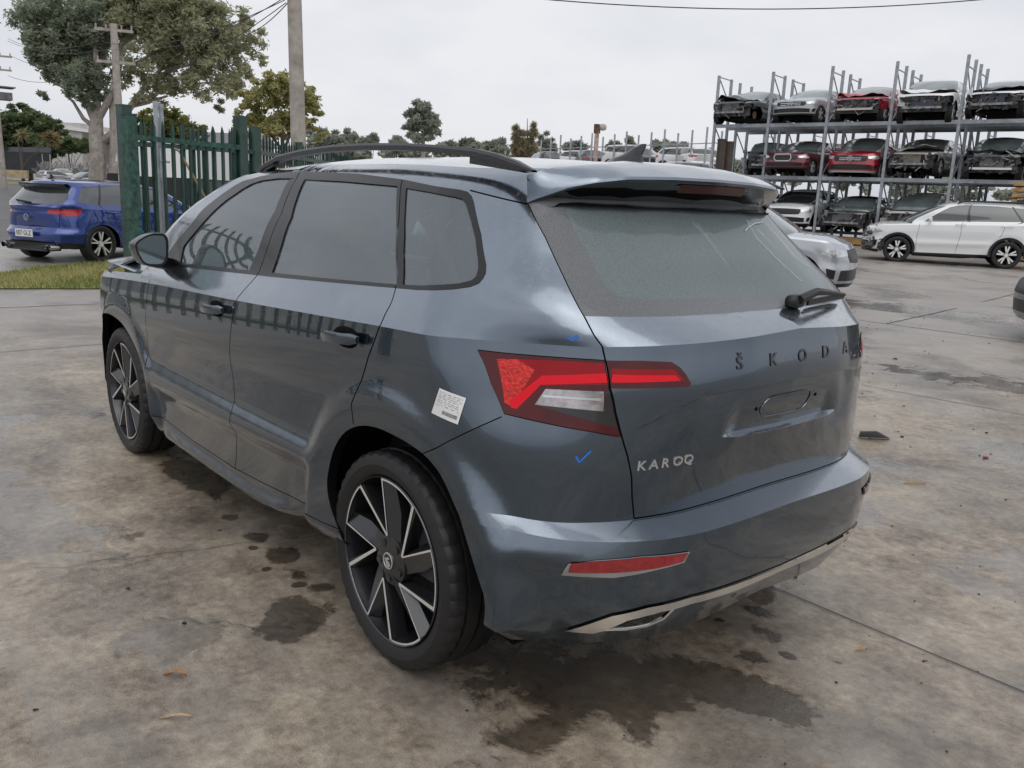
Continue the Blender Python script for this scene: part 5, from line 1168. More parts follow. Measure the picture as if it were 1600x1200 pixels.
# ------------------------------------------------------------------ vehicles in the yard
HW = math.atan2
gol = gen_car('blue hatchback with a black roof spoiler, parked behind the green fence post', 'car', (14.75, -1.62, gz(14.7, -1.7)), HW(-.884, .468), 'hatch', paint('blue_paint', (.002, .034, .23), metal=.5, rough=.3), 'mid', seed=3)
def dress_golf(r):
    w = KIND['hatch']['w']
    W = lambda x, y, z: tuple(float(v) for v in w(x, y, z))
    mb = MB(); V = []; F = []; ys = np.linspace(-.56, .56, 15)
    for y in ys: V += [W(-.22, y, 1.50), W(-.50+.12*(abs(y)/.56)**2, y, 1.485), W(-.49+.12*(abs(y)/.56)**2, y, 1.462), W(-.30, y, 1.40)]
    for j in range(14):
        for i in range(3): F.append((4*j+i, 4*j+i+1, 4*j+i+5, 4*j+i+4))
    mb.add(V, F); mb.build('roof_spoiler', GLOSSB, r)
    p = W(-.80, 0, .50); mb = MB(); mb.box((p[0]-.085, 0, .49), (.012, .40, .125)); pl = mb.build('number_plate', simple('plate_white', (.72, .74, .72), .4), r)
    cu = bpy.data.curves.new('t', 'FONT'); cu.body = '007 GLZ'; cu.size = .115; cu.align_x = 'CENTER'; cu.extrude = .001; ob = bpy.data.objects.new('t', cu); C.objects.link(ob)
    me = bpy.data.meshes.new_from_object(ob.evaluated_get(bpy.context.evaluated_depsgraph_get())); bpy.data.objects.remove(ob)
    V = [(p[0]-.094, -v.co.x*.82, .452+v.co.y) for v in me.vertices]; mesh_obj('plate_lettering', V, [tuple(f.vertices) for f in me.polygons], simple('plate_maroon', (.10, .02, .03), .5), pl, smooth=False)
    for s in (1, -1):
        for d in (.42, .54):
            mb = MB(); mb.tube([(p[0]-.07, s*d, .27), (p[0]+.10, s*d, .27)], .045, 14, cap=False); mb.build('exhaust_tip', CHROME, r, smooth=True)
    mb = MB(); mb.box((p[0]+.08, 0, .27), (.20, 1.05, .13)); mb.box((p[0]+.0, 0, .21), (.10, .9, .02)); mb.build('diffuser', GLOSSB, r)
    mb = MB(); q = W(-.78, 0, .92); mb.lathe([(.055, 0), (.058, .012), (.047, .012)], 24); mb.bar((-.038, .008, .032), (0, .008, -.04), .010); mb.bar((.038, .008, .032), (0, .008, -.04), .010)
    mb.v = [(q[0]-.03-y, x, q[2]-.05+z) for x, y, z in mb.v]; mb.build('badge', CHROME, r)
    mb = MB(); a = W(-.62, -.02, 1.16); b = W(-.56, .40, 1.19); mb.bar((a[0]-.03, a[1], a[2]), (b[0]-.02, b[1], b[2]), .03, .02); mb.build('rear_wiper', BLACKP, r)
    mb = MB(); mb.prism([W(-.05, -.01, 1.575), W(-.12, -.01, 1.64), W(-.15, -.01, 1.64), W(-.15, -.01, 1.575)], (0, .02, 0)); mb.build('roof_aerial', GLOSSB, r)
    for s in (1, -1):
        mb = MB(); mb.tube([W(.33, s*.905, .985), W(.30, s*.935, .988), W(.16, s*.935, 1.0), W(.13, s*.905, 1.0)], .014, 6); mb.build('door_handle', MATS['blue_paint'], r, smooth=True)
dress_golf(gol)
WP = paint('white_paint', (.74, .75, .75), metal=0, rough=.35)
suv = gen_car('white SUV with a smashed front corner parked before the racks', 'car', (7.46, -23.62, .13), HW(.46, .89), 'wagon', WP, 'mid', seed=5, wheels='turbine', screen=simple('screen_dark', (.05, .06, .065), .1, coat=1))
def dress_suv(r):
    w = KIND['wagon']['w']; W = lambda x, y, z: tuple(float(v) for v in w(x, y, z)); rn = random.Random(11)
    mb = MB()
    for i in range(22):
        p = W(rn.uniform(2.98, 3.36), rn.uniform(.45, .93), rn.uniform(.30, .80)); mb.box(p, (rn.uniform(.05, .2), rn.uniform(.04, .16), rn.uniform(.03, .12)), rn.uniform(-1, 1), rn.uniform(-1, 1))
    mb.build('broken_headlamp', ENGB, r)
    mb = MB()
    for i in range(12):
        p = W(rn.uniform(2.98, 3.38), rn.uniform(.55, .95), rn.uniform(.42, .85)); mb.bar(p, (p[0]+rn.uniform(-.2, .2), p[1]+rn.uniform(-.05, .1), p[2]+rn.uniform(-.15, .15)), .025)
    mb.build('bumper_brackets', ENG, r)
    for s in (1, -1):
        mb = MB(); a = [W(x, s*.60, z+.0) for x, z in ((1.35, 1.53), (1.2, 1.59), (.3, 1.60), (-.35, 1.56), (-.42, 1.52))]; mb.tube(a, .02, 6)
        mb.build('roof_rail', BLACKP, r, smooth=True)
    for x in (1.02, .1):
        [MB().box(W(x, yy, 1.66), (.18, .12, .06)).build('rack_foot', BLACKP, r) for yy in (.5, -.5)]
    for s in (1, -1):
        for x in (.2, 1.28): mb = MB(); mb.tube([W(x, s*.905, 1.02), W(x-.02, s*.94, 1.02), W(x-.2, s*.94, 1.03), W(x-.22, s*.905, 1.03)], .015, 6); mb.build('door_handle', WP, r, smooth=True)
    # black wheel arch trims
    for cx in (0, 2.706):
        for s in (1, -1):
            mb = MB(); V = []; n = 24
            for i in range(n+1):
                a = -.2+(math.pi+.4)*i/n
                for rr, yy in ((.385, .905), (.455, .925)): V.append((cx+rr*math.cos(a), s*yy, .37+rr*math.sin(a)))
            mb.add(V, [(2*i, 2*i+1, 2*i+3, 2*i+2) for i in range(n)]); mb.build('arch_trim', BLACKP, r)
dress_suv(suv)
SV = paint('silver_paint', (.46, .48, .51), metal=.6, rough=.3)
gen_car('silver grey hatchback poking out behind the dark SUV', 'car', (8.32, -9.66, .0), HW(-.405, -.91), 'suv', SV, 'mid', seed=6, name='car')
gen_car('white hatchback half hidden behind the silver one', 'car', (12.6, -15.7, .10), HW(-.40, -.917), 'hatch', WP, 'mid', seed=7, bonnet_mat=paint('red_paint', (.42, .015, .03), metal=.1), name='car')
gen_car('dark car nose with a pale bonnet cut off by the right edge of the photo', 'car', (-1.05, -11.55, .0), HW(.60, .80), 'sedan', paint('black_paint', (.012, .012, .014), metal=.2), 'mid', seed=8, bonnet_mat=WP, bumper=GLOSSB, name='car')
# vehicles down the street
GRN = 'vehicles parked along the street'
p = at_ground(72, 92); gen_car('silver hatchback with a crumpled bonnet parked left of the white ute', 'car', p, HW(-.93, .35), 'hatch', SV, 'far', GRN, seed=21)
p = at_ground(118, 96)
def ute(label, loc, rz, group):
    r = gen_car(label, 'ute', loc, rz, 'suv', paint('cream_paint', (.66, .66, .58), metal=0), 'far', group, seed=22, name='utility_truck')
    mb = MB(); mb.box((-.35, 0, 1.42), (1.5, 1.60, .60)); c_ = mb.build('canopy', MATS['cream_paint'], r)
    mb = MB()
    for y in (-.55, 0, .55): mb.box((-1.115, y, 1.45), (.02, .42, .34))
    for s in (1, -1):
        for x in (-.75, -.2): mb.box((x, s*.815, 1.45), (.42, .02, .34))
    mb.build('canopy_windows', CARGLASS, c_)
    mb = MB(); mb.box((-.5, 0, 1.78), (.5, .5, .08)); mb.build('roof_beacon', simple('beacon_red', (.4, .02, .02), .4), r)
    return r
ute('white utility truck with a windowed canopy and red roof beacon', p, HW(.93, .36), GRN)
p = at_ground(152, 88); gen_car('dark grey hatchback with a blue plastic tail, right of the white ute', 'car', p, HW(.90, -.42), 'hatch', (.05, .06, .075), 'far', GRN, seed=23, bumper=simple('blue_plastic', (.01, .12, .4), .5))
p = at_ground(186, 80); gen_car('black hatchback parked behind the thin timber power pole', 'car', p, HW(.93, -.36), 'hatch', (.02, .022, .025), 'far', GRN, seed=24)
# ------------------------------------------------------------------ pallet racks of wrecks
P1 = np.array([20.28, -27.09]); P6 = np.array([9.2, -29.29]); RD = (P6-P1)/5; RN = np.array([-.19, .98]); RN /= np.hypot(*RN)
LV = [.55, 2.72, 4.68]
def frame_(x, y, top, label, group, z0):
    """upright: two posts joined by braces"""
    r = thing('rack_upright', label, 'rack', (x, y, z0), math.atan2(RN[1], RN[0]), group)
    for d in (0, -1.15):
        mb = MB(); mb.box((d, 0, top/2), (.085, .10, top)); mb.build('post', GALV, r)
    mb = MB(); z = .5; k = 0
    while z+.95 < top: a, b = ((0, -1.15) if k % 2 == 0 else (-1.15, 0)); mb.bar((a, 0, z), (b, 0, z+.95), .035); z += .95; k += 1
    mb.bar((0, 0, z), (-1.15, 0, z), .035); mb.build('brace', GALV, r); return r
def beam(a, b, z, label, group, h=.13):
    r = MB(); r.bar((a[0], a[1], z), (b[0], b[1], z), .06, h); o = r.build('rack_beam', GALV); tag(o, label, 'rack beam', group); return o
tops = [6.25, 6.3, 6.4, 6.45, 6.55, 6.45, 6.4]
nth = ['first', 'second', 'third', 'fourth', 'fifth', 'sixth', 'seventh']
for i in range(7):
    b = P1+RD*i
    frame_(b[0], b[1], tops[i], 'galvanised front rack upright, %s of its row from the left' % nth[i], 'front uprights of the near rack', gz(*b))
    c = b-RN*2.0; frame_(c[0], c[1], tops[i]-.05, 'galvanised rear rack upright behind the %s front one' % nth[i], 'rear uprights of the near rack', gz(*c))
lvn = ['bottom', 'middle', 'top']
for l, z in enumerate(LV):
    for i in range(6):
        a = P1+RD*i; b = P1+RD*(i+1)
        for d, nm in ((.0, 'front'), (-1.15, 'inner'), (-2.0, 'back inner'), (-3.15, 'back')):
            if l == 0 and d < -.5: continue
            beam(a+RN*d, b+RN*d, z-.075, '%s steel beam of the %s level in the %s bay' % (nm, lvn[l], nth[i]), 'beams of the near rack')
def rack_car(bay, lev, label, kind, colour, dz=0, yaw=0, off=0, **k):
    a = P1+RD*(bay+.5)-RN*(KIND[kind]['wb']+.25)+RN*off; cat = k.pop('cat', 'wrecked car')
    if lev == 0: z = .62
    else: z = LV[lev]
    rj = random.Random(bay*7+lev); return gen_car(label, cat, (a[0]+rj.uniform(-.1, .1), a[1]+rj.uniform(-.15, .2), z+dz), math.atan2(RN[1], RN[0])+yaw+rj.uniform(-.05, .05), kind, colour, 'far', 'wrecked cars on the near rack', name='wrecked_car', **k)
DK = (.035, .04, .045); MR = (.17, .012, .022); RDc = (.36, .012, .022); CH = (.42, .41, .37); WT = WP; NV = simple('navy_panel', (.012, .018, .05), .35, coat=.6)
rack_car(0, 2, 'black sedan without its grille at the left end of the top rack level', 'sedan', DK, strip=True, seed=31, no_wheels=(2,))
rack_car(1, 2, 'silver sedan with a star grille on the top rack level', 'sedan', (.36, .38, .40), grille_trim='bars', star=True, seed=32)
rack_car(2, 2, 'red sedan stripped of its bumper on the top rack level', 'hatch', (.42, .02, .035), strip=True, bar=simple('bar_cream', (.5, .48, .42), .6), seed=33)
rack_car(3, 2, 'white hatchback with a bare dark front on the top rack level', 'suv', WT, strip=True, dz=-.12, rad=NV, seed=34)
rack_car(4, 2, 'white car with a navy nose and crushed door on the top rack level', 'sedan', WT, bonnet_mat=NV, strip=True, rad=NV, dz=.05, seed=35)
rack_car(5, 2, 'grey sedan on the top rack level at the right edge', 'sedan', (.2, .21, .22), seed=36)
rack_car(0, 1, 'dark grey hatchback without a front door on the middle level', 'hatch', (.09, .10, .11), strip=True, yaw=.35, off=-.4, no_wheels=(2, 3), seed=37)
rack_car(1, 1, 'maroon sedan with a large framed grille on the middle level', 'sedan', MR, grille_trim='frame', seed=38)
rack_car(2, 1, 'red SUV with a star grille and silver lower trim, middle level', 'suv', RDc, dz=-.12, grille_trim='bars', star=True, bumper=simple('silver_skid', (.55, .56, .58), .3, metal=.6), seed=39)
rack_car(3, 1, 'champagne sedan with its radiator showing on the middle level', 'sedan', CH, strip=True, rad=simple('radiator_tan', (.24, .21, .17), .7, var=.2, scale=30), dz=.08, seed=40)
rack_car(4, 1, 'black SUV with a bare white crash bar on the middle level', 'suv', (.02, .022, .025), strip=True, dz=-.15, bar=simple('bar_white', (.7, .7, .7), .5), seed=41)
rack_car(5, 1, 'dark SUV on the middle level beyond the last upright', 'suv', (.03, .035, .04), strip=True, dz=-.12, seed=42)
rack_car(1, 0, 'white four wheel drive with round lamps on the bottom level', 'suv', WT, no_wheels=(2,), off=.1, seed=43, screen=simple('screen_dark2', (.03, .035, .035), .1, coat=1))
rack_car(2, 0, 'black pickup chassis with its front torn off on the bottom level', 'sedan', (.018, .018, .018), strip=True, bonnet=False, off=.3, dz=.05, seed=44)
rack_car(3, 0, 'champagne pickup with an open engine bay on the bottom level', 'suv', CH, strip=True, bonnet=False, off=.1, seed=45)
rack_car(4, 0, 'grey car behind the white SUV on the bottom level', 'sedan', (.12, .12, .125), strip=True, seed=46)
jp = at(1212, 322, 31.5); mb = MB()
# the second row of the same rack, seen through the first
for lev in (0, 1):
    for bay in range(6):
        a = P1+RD*(bay+.4)-RN*4.6; cl = [(.1, .1, .11), (.5, .5, .5), (.03, .03, .035), (.3, .32, .36), (.6, .6, .6), (.05, .05, .06)][(bay*2+lev*3) % 6]
        gen_car('%s car in the %s bay of the back row, %s level, tail outwards' % (['dark grey', 'silver', 'black', 'blue grey', 'white', 'charcoal'][(bay*2+lev*3) % 6], nth[bay], lvn[lev]), 'wrecked car', (a[0], a[1], LV[lev]+.15), math.atan2(-RN[1], -RN[0]), ['sedan', 'hatch'][bay % 2], cl, 'far', 'cars in the back row of the near rack', name='wrecked_car', seed=60+bay, strip=(bay % 2 == 0))
for i in range(7):
    c = P1+RD*i-RN*5.0; frame_(c[0], c[1], 4.6, 'galvanised upright of the back row, %s from the left' % nth[i], 'uprights of the back row', gz(*c))
for i in range(6):
    for l in (0, 1): a = P1+RD*i-RN*5.0; beam(a, a+RD, LV[l]+.02, 'beam of the back row, %s level, %s bay' % (lvn[l], nth[i]), 'beams of the back row')
# timber under the rack and by the right edge
TM = simple('orange_timber', (.42, .24, .09), .7, var=.35, scale=5)
for i, (u, Z, n) in enumerate(((1322, 31.8, 4.2), )):
    a = P1+RD*1.6+RN*.35; b = P1+RD*4.0+RN*.35; mb = MB(); mb.bar((a[0], a[1], .42), (b[0], b[1], .38), .14, .22); tag(mb.build('timber_beam', TM), 'long orange timber beam lying along the foot of the rack', 'timber')
a = at(1622, 300, 27); mb = MB()
for k in range(-7, 7): mb.box((a[0], a[1], gz(a[0], a[1])+1.3+k*.17), (1.2, 1.2, .10), .2)
tag(mb.build('pallet_stack', TM), 'stack of orange timber at the right end of the rack', 'timber stack')
# brown uprights and the old lamp post
BR = simple('brown_steel', (.055, .042, .035), .75, var=.45, scale=5)
for i, u in enumerate((1121, 1133)):
    x, y, z = at_ground(u, 25+i*.1); mb = MB(); mb.tube([(x, y, z), (x, y, 3.28-.05*i)], .125, 12); mb.tube([(x, y, 3.25-.05*i), (x, y, 3.30-.05*i)], .135, 12); tag(mb.build('gate_pillar', BR, smooth=True), 'rusty brown steel pillar, %s of the pair before the rack' % ('left' if i == 0 else 'right'), 'pillar', 'rusty pillars before the rack')
x, y, z = at_ground(927, 34); lp = thing('lamp_post', 'flaking red and white post carrying a floodlight above the dark SUV roof', 'lamp post', (x, y, z))
mb = MB(); mb.tube([(0, 0, 0), (0, 0, 4.05-z)], .085, 10); mb.build('post', simple('flaking_paint', (.45, .33, .29), .8, var=.6, scale=9), lp, smooth=True)
mb = MB(); mb.box((0, 0, 4.15-z), (.16, .2, .34)); mb.build('junction_box', RUST, lp)
mb = MB(); mb.ell((-.12, -.18, 4.22-z), (.26, .30, .26), 2.4, 12, 8); mb.bar((0, 0, 4.25-z), (-.1, -.12, 4.25-z), .05); mb.build('floodlight', simple('lamp_grey', (.45, .42, .38), .5, var=.4, scale=15), lp, smooth=True)
# ------------------------------------------------------------------ far racks
fa = at(842, 300, 60)[:2]; fb = at(1120, 300, 47)[:2]; fd = (fb-fa)
for i in range(16):
    c = fa+fd*i/15; mb = MB(); mb.tube([(c[0], c[1], gz(*c)), (c[0], c[1], 5.35+.25*((i*7) % 3)/2)], .055, 6); tag(mb.build('rack_post', GALV, smooth=True), 'thin far rack post, %d%s from the left above the roof' % (i+1, 'st' if i == 0 else 'nd' if i == 1 else 'rd' if i == 2 else 'th'), 'rack post', 'thin posts of the far rack')
for z, nm in ((3.18, 'lower'), (4.75, 'upper')):
    mb = MB(); mb.bar((fa[0], fa[1], z), (fb[0], fb[1], z), .05, .09 if z < 4 else .05); tag(mb.build('rack_beam', GALV), '%s rail of the far rack' % nm, 'rack beam', 'rails of the far rack')
fc = [(.03, .04, .04), (.7, .7, .7), (.025, .04, .035), (.68, .68, .66), (.05, .05, .06), (.7, .7, .71), (.72, .7, .7)]
fl = ['black hatchback at the left end of the far rack', 'white hatchback with a missing door on the far rack', 'dark green car behind the old lamp post', 'white car behind the roof aerial', 'dark purple car right of the roof aerial', 'white hatchback facing left near the far rack end', 'white car at the right end of the far rack']
fn = np.array([fd[1], -fd[0]])/np.hypot(*fd)
for i in range(7):
    c = fa+fd*(i+.35)/7+fn*.8*(1 if fn@FW > 0 else -1)
    gen_car(fl[i], 'wrecked car', (c[0]-fd[0]*.05, c[1]-fd[1]*.05, 3.25), math.atan2(fd[1], fd[0])+(.35 if i % 2 else 2.8), ['hatch', 'hatch', 'sedan', 'suv', 'sedan', 'hatch', 'hatch'][i], fc[i], 'far', 'cars on the far rack', name='wrecked_car', seed=80+i)
c = at(1082, 262, 40); gen_car('crumpled dark grey car left of the rusty pillars', 'wrecked car', (c[0]+.6, c[1]-1.2, 2.0), math.atan2(-RN[1], -RN[0])+2.5, 'hatch', (.10, .10, .11), 'far', name='wrecked_car', strip=True, seed=95)
st = thing('rack_stand', 'low galvanised stand carrying the crumpled dark grey car', 'rack', (c[0]+.4, c[1]+.2, gz(c[0], c[1])), math.atan2(-RN[1], -RN[0])+2.5)
MB().box((.2, 0, 1.66), (5.0, 1.9, .10)).build('deck', GALV, st)
for xx in (-1.9, 2.3):
    for yy in (-.85, .85): MB().box((xx, yy, .8), (.10, .10, 1.62)).build('leg', GALV, st)
mb = MB(); c = at(1140, 292, 38); mb.box((c[0], c[1], 1.1), (2.4, 2.4, 1.9), .2); tag(mb.build('storage_bin', simple('bin_blue', (.02, .07, .35), .5)), 'blue bin glimpsed under the left end of the rack', 'bin')
# ------------------------------------------------------------------ green palisade gate and fence
GP = simple('green_gate_paint', (.013, .050, .038), .42, var=.45, scale=6, coat=.3)
GL_ = simple('green_gate_worn', (.020, .070, .052), .5, var=.9, scale=14)
def pale(mb, x, y, z0, z1, d, w=.055, sharp=True):
    n = np.array([-d[1], d[0]]); h = z1-.10
    for (a, b) in ((-w/2, 0), (0, w/2)):
        o0 = .012 if a < 0 else 0; o1 = 0 if a < 0 else .012; q = []
        A = (x+d[0]*a+n[0]*(-.012 if a < 0 else .012), y+d[1]*a+n[1]*(-.012 if a < 0 else .012)); B = (x+d[0]*b+n[0]*(.012 if a < 0 else -.012), y+d[1]*b+n[1]*(.012 if a < 0 else -.012))
        T_ = (x, y, z1)
        mb.add([(A[0], A[1], z0), (B[0], B[1], z0), (B[0], B[1], h), (x+n[0]*.0, y+n[1]*.0, z1), (A[0], A[1], h)], [(0, 1, 2, 3, 4)])
        mb.add([(A[0]+n[0]*.004, A[1]+n[1]*.004, z0), (B[0]+n[0]*.004, B[1]+n[1]*.004, z0), (B[0]+n[0]*.004, B[1]+n[1]*.004, h), (x+n[0]*.004, y+n[1]*.004, z1), (A[0]+n[0]*.004, A[1]+n[1]*.004, h)], [(4, 3, 2, 1, 0)])
def palisade(root, a, b, n, z0, z1, rails=(.35, 1.95), lean=0):
    a = np.array(a); b = np.array(b); d = (b-a)/np.hypot(*(b-a))
    for i in range(n):
        p = a+(b-a)*(i+.5)/n; mb = MB(); g = gz(*p); pale(mb, p[0], p[1], g+z0, g+z1, d); mb.build('pale', GP, root)
    nn = np.array([-d[1], d[0]])*.035; nn = nn*np.sign(nn@(CAM[:2]-a))
    for rz_ in rails:
        mb = MB(); g = gz(*a); g2 = gz(*b); mb.bar((a[0]+nn[0], a[1]+nn[1], g+rz_), (b[0]+nn[0], b[1]+nn[1], g2+rz_), .05, .065); mb.build('rail', GL_ if rz_ > 1 else GP, root)
A = at_ground(207, 11.0)[:2]; B = at_ground(378, 12.7)[:2]; D = at_ground(570, 27)[:2]
def fpost(root, p, w, top, mat=GP, nm='post'):
    mb = MB(); g = gz(*p); mb.box((p[0], p[1], g+top/2), (w, w, top), .3); mb.box((p[0], p[1], g+top), (w*1.08, w*1.08, .02), .3); return mb.build(nm, mat, root)
gt = thing('palisade_gate', 'tall dark green palisade gate between two square posts', 'gate')
fpost(gt, A, .135, 2.24, GL_); fpost(gt, B, .14, 2.40); palisade(gt, A, B, 13, .12, 2.22, (.30, 1.97))
gt2 = thing('palisade_gate', 'second green palisade leaf standing just behind the first', 'gate')
A2 = at_ground(200, 12.4)[:2]; B2 = at_ground(400, 13.6)[:2]; fpost(gt2, A2, .15, 2.46); fpost(gt2, B2, .13, 2.32); palisade(gt2, A2, B2, 13, .12, 2.30, (.30, 1.95))
gf = thing('palisade_fence', 'long green palisade fence running off behind the SUV roof', 'fence')
palisade(gf, B2, D, 62, .12, 2.25, (.30, 1.95)); 
for t in (.25, .5, .75): fpost(gf, np.array(B2)+(np.array(D)-np.array(B2))*t, .10, 2.25)
gl_ = thing('palisade_fence', 'green palisade fence left of the photo, mirrored in the car door', 'fence')
fpost(gl_, (8.9, .95), .15, 2.8); palisade(gl_, (8.9, 1.0), (7.2, 5.4), 30, .12, 2.45, (.30, 2.1)); fpost(gl_, (7.1, 5.6), .15, 2.8)
for i, u in enumerate((249, 257)):
    x, y, z = at_ground(u, 11.7+.1*i); mb = MB(); mb.tube([(x, y, z-.1), (x, y, z+(2.46, 2.44)[i])], .031, 10); mb.tube([(x, y, z+(2.41, 2.39)[i]), (x, y, z+(2.47, 2.45)[i])], .036, 10)
    if i == 0: mb.tube([(x, y, z+1.72), (x-.1, y-.12, z+1.70)], .014, 8); mb.tube([(x, y, z+1.9), (x, y, z+1.96)], .036, 10)
    tag(mb.build('steel_post', GALV, smooth=True), ('left' if i == 0 else 'right')+' one of two grey steel tube posts touching each other behind the green gate', 'post', 'steel tube posts at the gate')
a = at(272, 232, 12.6); b = at(330, 325, 13.2); mb = MB(); mb.tube([tuple(a), tuple(at(280, 236, 12.7)), tuple(b)], .018, 6); tag(mb.build('brace_bar', simple('pale_brace', (.42, .33, .20), .6), smooth=True), 'pale diagonal brace bar behind the green gate', 'bar')
# white van and dark things glimpsed through the pales
x, y, z = at_ground(284, 34); vt = thing('box_truck', 'white box body of a truck glimpsed through the green pales', 'truck', (x, y, z), YAW+.1)
mb = MB(); mb.box((0, 0, 2.0), (5, 2.6, 1.3)); mb.build('cargo_box', simple('van_white', (.75, .75, .74), .5), vt); mb = MB(); mb.box((0, 0, .95), (5, 2.3, .7)); mb.build('chassis', BLACKP, vt)
for xx in (-1.8, 1.8):
    for yy in (-1.1, 1.1): mb = MB(); mb.tube([(xx, yy-.12, .45), (xx, yy+.12, .45)], .45, 18); mb.build('wheel', RUBBER, vt)
x, y, z = at_ground(300, 44); sh_ = thing('shed', 'dark low shed beyond the green gate', 'shed', (x, y, z), YAW)
mb = MB(); mb.box((0, 0, 1.1), (3, 5, 2.2)); mb.build('wall', simple('shed_dark', (.03, .035, .035), .8), sh_); mb = MB(); mb.box((0, 0, 2.28), (3.4, 5.4, .12)); mb.build('roof', BLACKP, sh_)
x, y, z = at_ground(345, 60); ho = thing('house', 'pale house wall with dark windows behind the gate', 'house', (x, y, z), YAW)
mb = MB(); mb.box((0, 0, 1.8), (5, 6, 3.6)); mb.build('wall', simple('house_cream', (.5, .48, .44), .8, var=.1), ho); mb = MB(); mb.box((-2.52, .8, 1.8), (.04, 1.2, 1.2)); mb.build('window', CARGLASS, ho); mb = MB(); mb.prism([(-2.8, -3.3, 3.6), (2.8, -3.3, 3.6), (0, -3.3, 4.4)], (0, 6.6, 0)); mb.build('roof', simple('roof_grey', (.2, .2, .21), .7), ho)
# ------------------------------------------------------------------ poles and wires
WD = simple('weathered_timber', (.37, .335, .30), .85, var=.35, scale=3, bump=.4, bscale=20)
def pole(u, Z, top, r, label, lean=(0, 0), arms=()):
    x, y, z = at_ground(u, Z); o = thing('power_pole', label, 'power pole', (x, y, z))
    mb = MB(); mb.tube([(lean[0]*t*top, lean[1]*t*top, t*top) for t in np.linspace(0, 1, 7)], [r*(1.12-.24*t) for t in np.linspace(0, 1, 7)], 16); mb.build('pole', WD, o, smooth=True)
    for (h, wd, th) in arms:
        ca = MB(); cx, cy = lean[0]*h, lean[1]*h; ax = RT*math.cos(th)+FW*math.sin(th)
        ca.bar((cx-ax[0]*wd/2, cy-ax[1]*wd/2, h), (cx+ax[0]*wd/2, cy+ax[1]*wd/2, h-.03), .10, .12); c_ = ca.build('crossarm', WD, o)
        for k in (-.46, -.2, .2, .46):
            q = MB(); q.tube([(cx+ax[0]*wd*k, cy+ax[1]*wd*k, h+.04), (cx+ax[0]*wd*k, cy+ax[1]*wd*k, h+.22)], .035, 8); q.build('insulator', simple('porcelain', (.35, .30, .27), .3), c_)
    return o
rl = RT
p1 = pole(470, 19.5, 8.5, .155, 'thick weathered timber power pole behind the SUV roof', (-.018*RT[0], -.018*RT[1]), ((5.75, 1.2, .9),))
p2 = pole(193, 40, 7.85, .17, 'slimmer timber power pole in front of the big gum tree', (-.006*RT[0], -.006*RT[1]), ((7.6, 1.6, .2), (6.25, 1.6, .2)))
p3 = pole(8, 62, 11, .16, 'power pole with a transformer platform at the left edge', (-.012*RT[0], -.012*RT[1]), ((9.0, 2.4, .3), (8.1, 2.2, .3)))
mb = MB(); mb.box((-.3, 0, 6.3), (1.0, 1.6, .5)); mb.box((-.3, 0, 6.9), (1.4, 2.0, .08)); mb.build('transformer', simple('transformer_grey', (.16, .16, .17), .6, var=.4, scale=3), p3)
WM = simple('wire_black', (.03, .03, .03), .6)
def wire(a, b, sag, label, r=.012, group='overhead wires'):
    a = Vector(a); b = Vector(b); pts = [a.lerp(b, t)+Vector((0, 0, -4*sag*t*(1-t))) for t in np.linspace(0, 1, 22)]
    mb = MB(); mb.tube(pts, r, 5); tag(mb.build('overhead_wire', WM, smooth=True), label, 'wire', group)
wire(at(780, -8, 16), at(1660, -14, 17), .27, 'single wire sagging across the top right of the sky', .010)
P2 = at(150, 62, 40); P3 = at(15, 88, 62); P1_ = at(440, 2, 19.5)
for i, (u0, v0, u1, v1, s) in enumerate(((155, 64, 12, 60, .5), (208, 68, 12, 64, .6), (155, 108, 12, 118, .5), (206, 110, 14, 86, .5))):
    wire(at(u0, v0, 40), at(u1, v1, 62), s, 'street wire between the left poles, %s down' % nth[i], .014)
for i, (u0, v0, u1, v1, s) in enumerate(((158, 64, 445, 0, .5), (208, 69, 448, -6, .5), (206, 110, 447, 4, .5))):
    wire(at(u0, v0, 40), at(u1, v1, 19.5), s, 'street wire from the slim pole up to the thick pole, %s one' % nth[i], .010)
wire(at(388, 52, 30), at(450, 4, 19.5), .1, 'short service wire ending on the thick pole', .012)
# ------------------------------------------------------------------ trees
def leaf_mat(name, a, b_):
    if name in MATS: return MATS[name]
    mt, t, b = new_mat(name); tc = N(t, 'ShaderNodeTexCoord'); n = N(t, 'ShaderNodeTexNoise'); n.inputs['Scale'].default_value = .9; n.inputs['Detail'].default_value = 8; n.inputs['Roughness'].default_value = .8
    L(t, tc, 'Object', n, 0); r = N(t, 'ShaderNodeMapRange'); r.inputs['From Min'].default_value = .38; r.inputs['From Max'].default_value = .62; L(t, n, 0, r, 0)
    m_ = N(t, 'ShaderNodeMix', data_type='RGBA'); L(t, r, 0, m_, 0); m_.inputs[6].default_value = (*a, 1); m_.inputs[7].default_value = (*b_, 1); L(t, m_, 2, b, 'Base Color'); b.inputs['Roughness'].default_value = .6; b.inputs['Transmission Weight'].default_value = 0
    tl = N(t, 'ShaderNodeBsdfTranslucent'); L(t, m_, 2, tl, 0); ms = N(t, 'ShaderNodeMixShader'); ms.inputs[0].default_value = .5; L(t, b, 0, ms, 1); L(t, tl, 0, ms, 2); L(t, ms, 0, t.nodes['Material Output'], 0)
    MATS[name] = mt; return mt
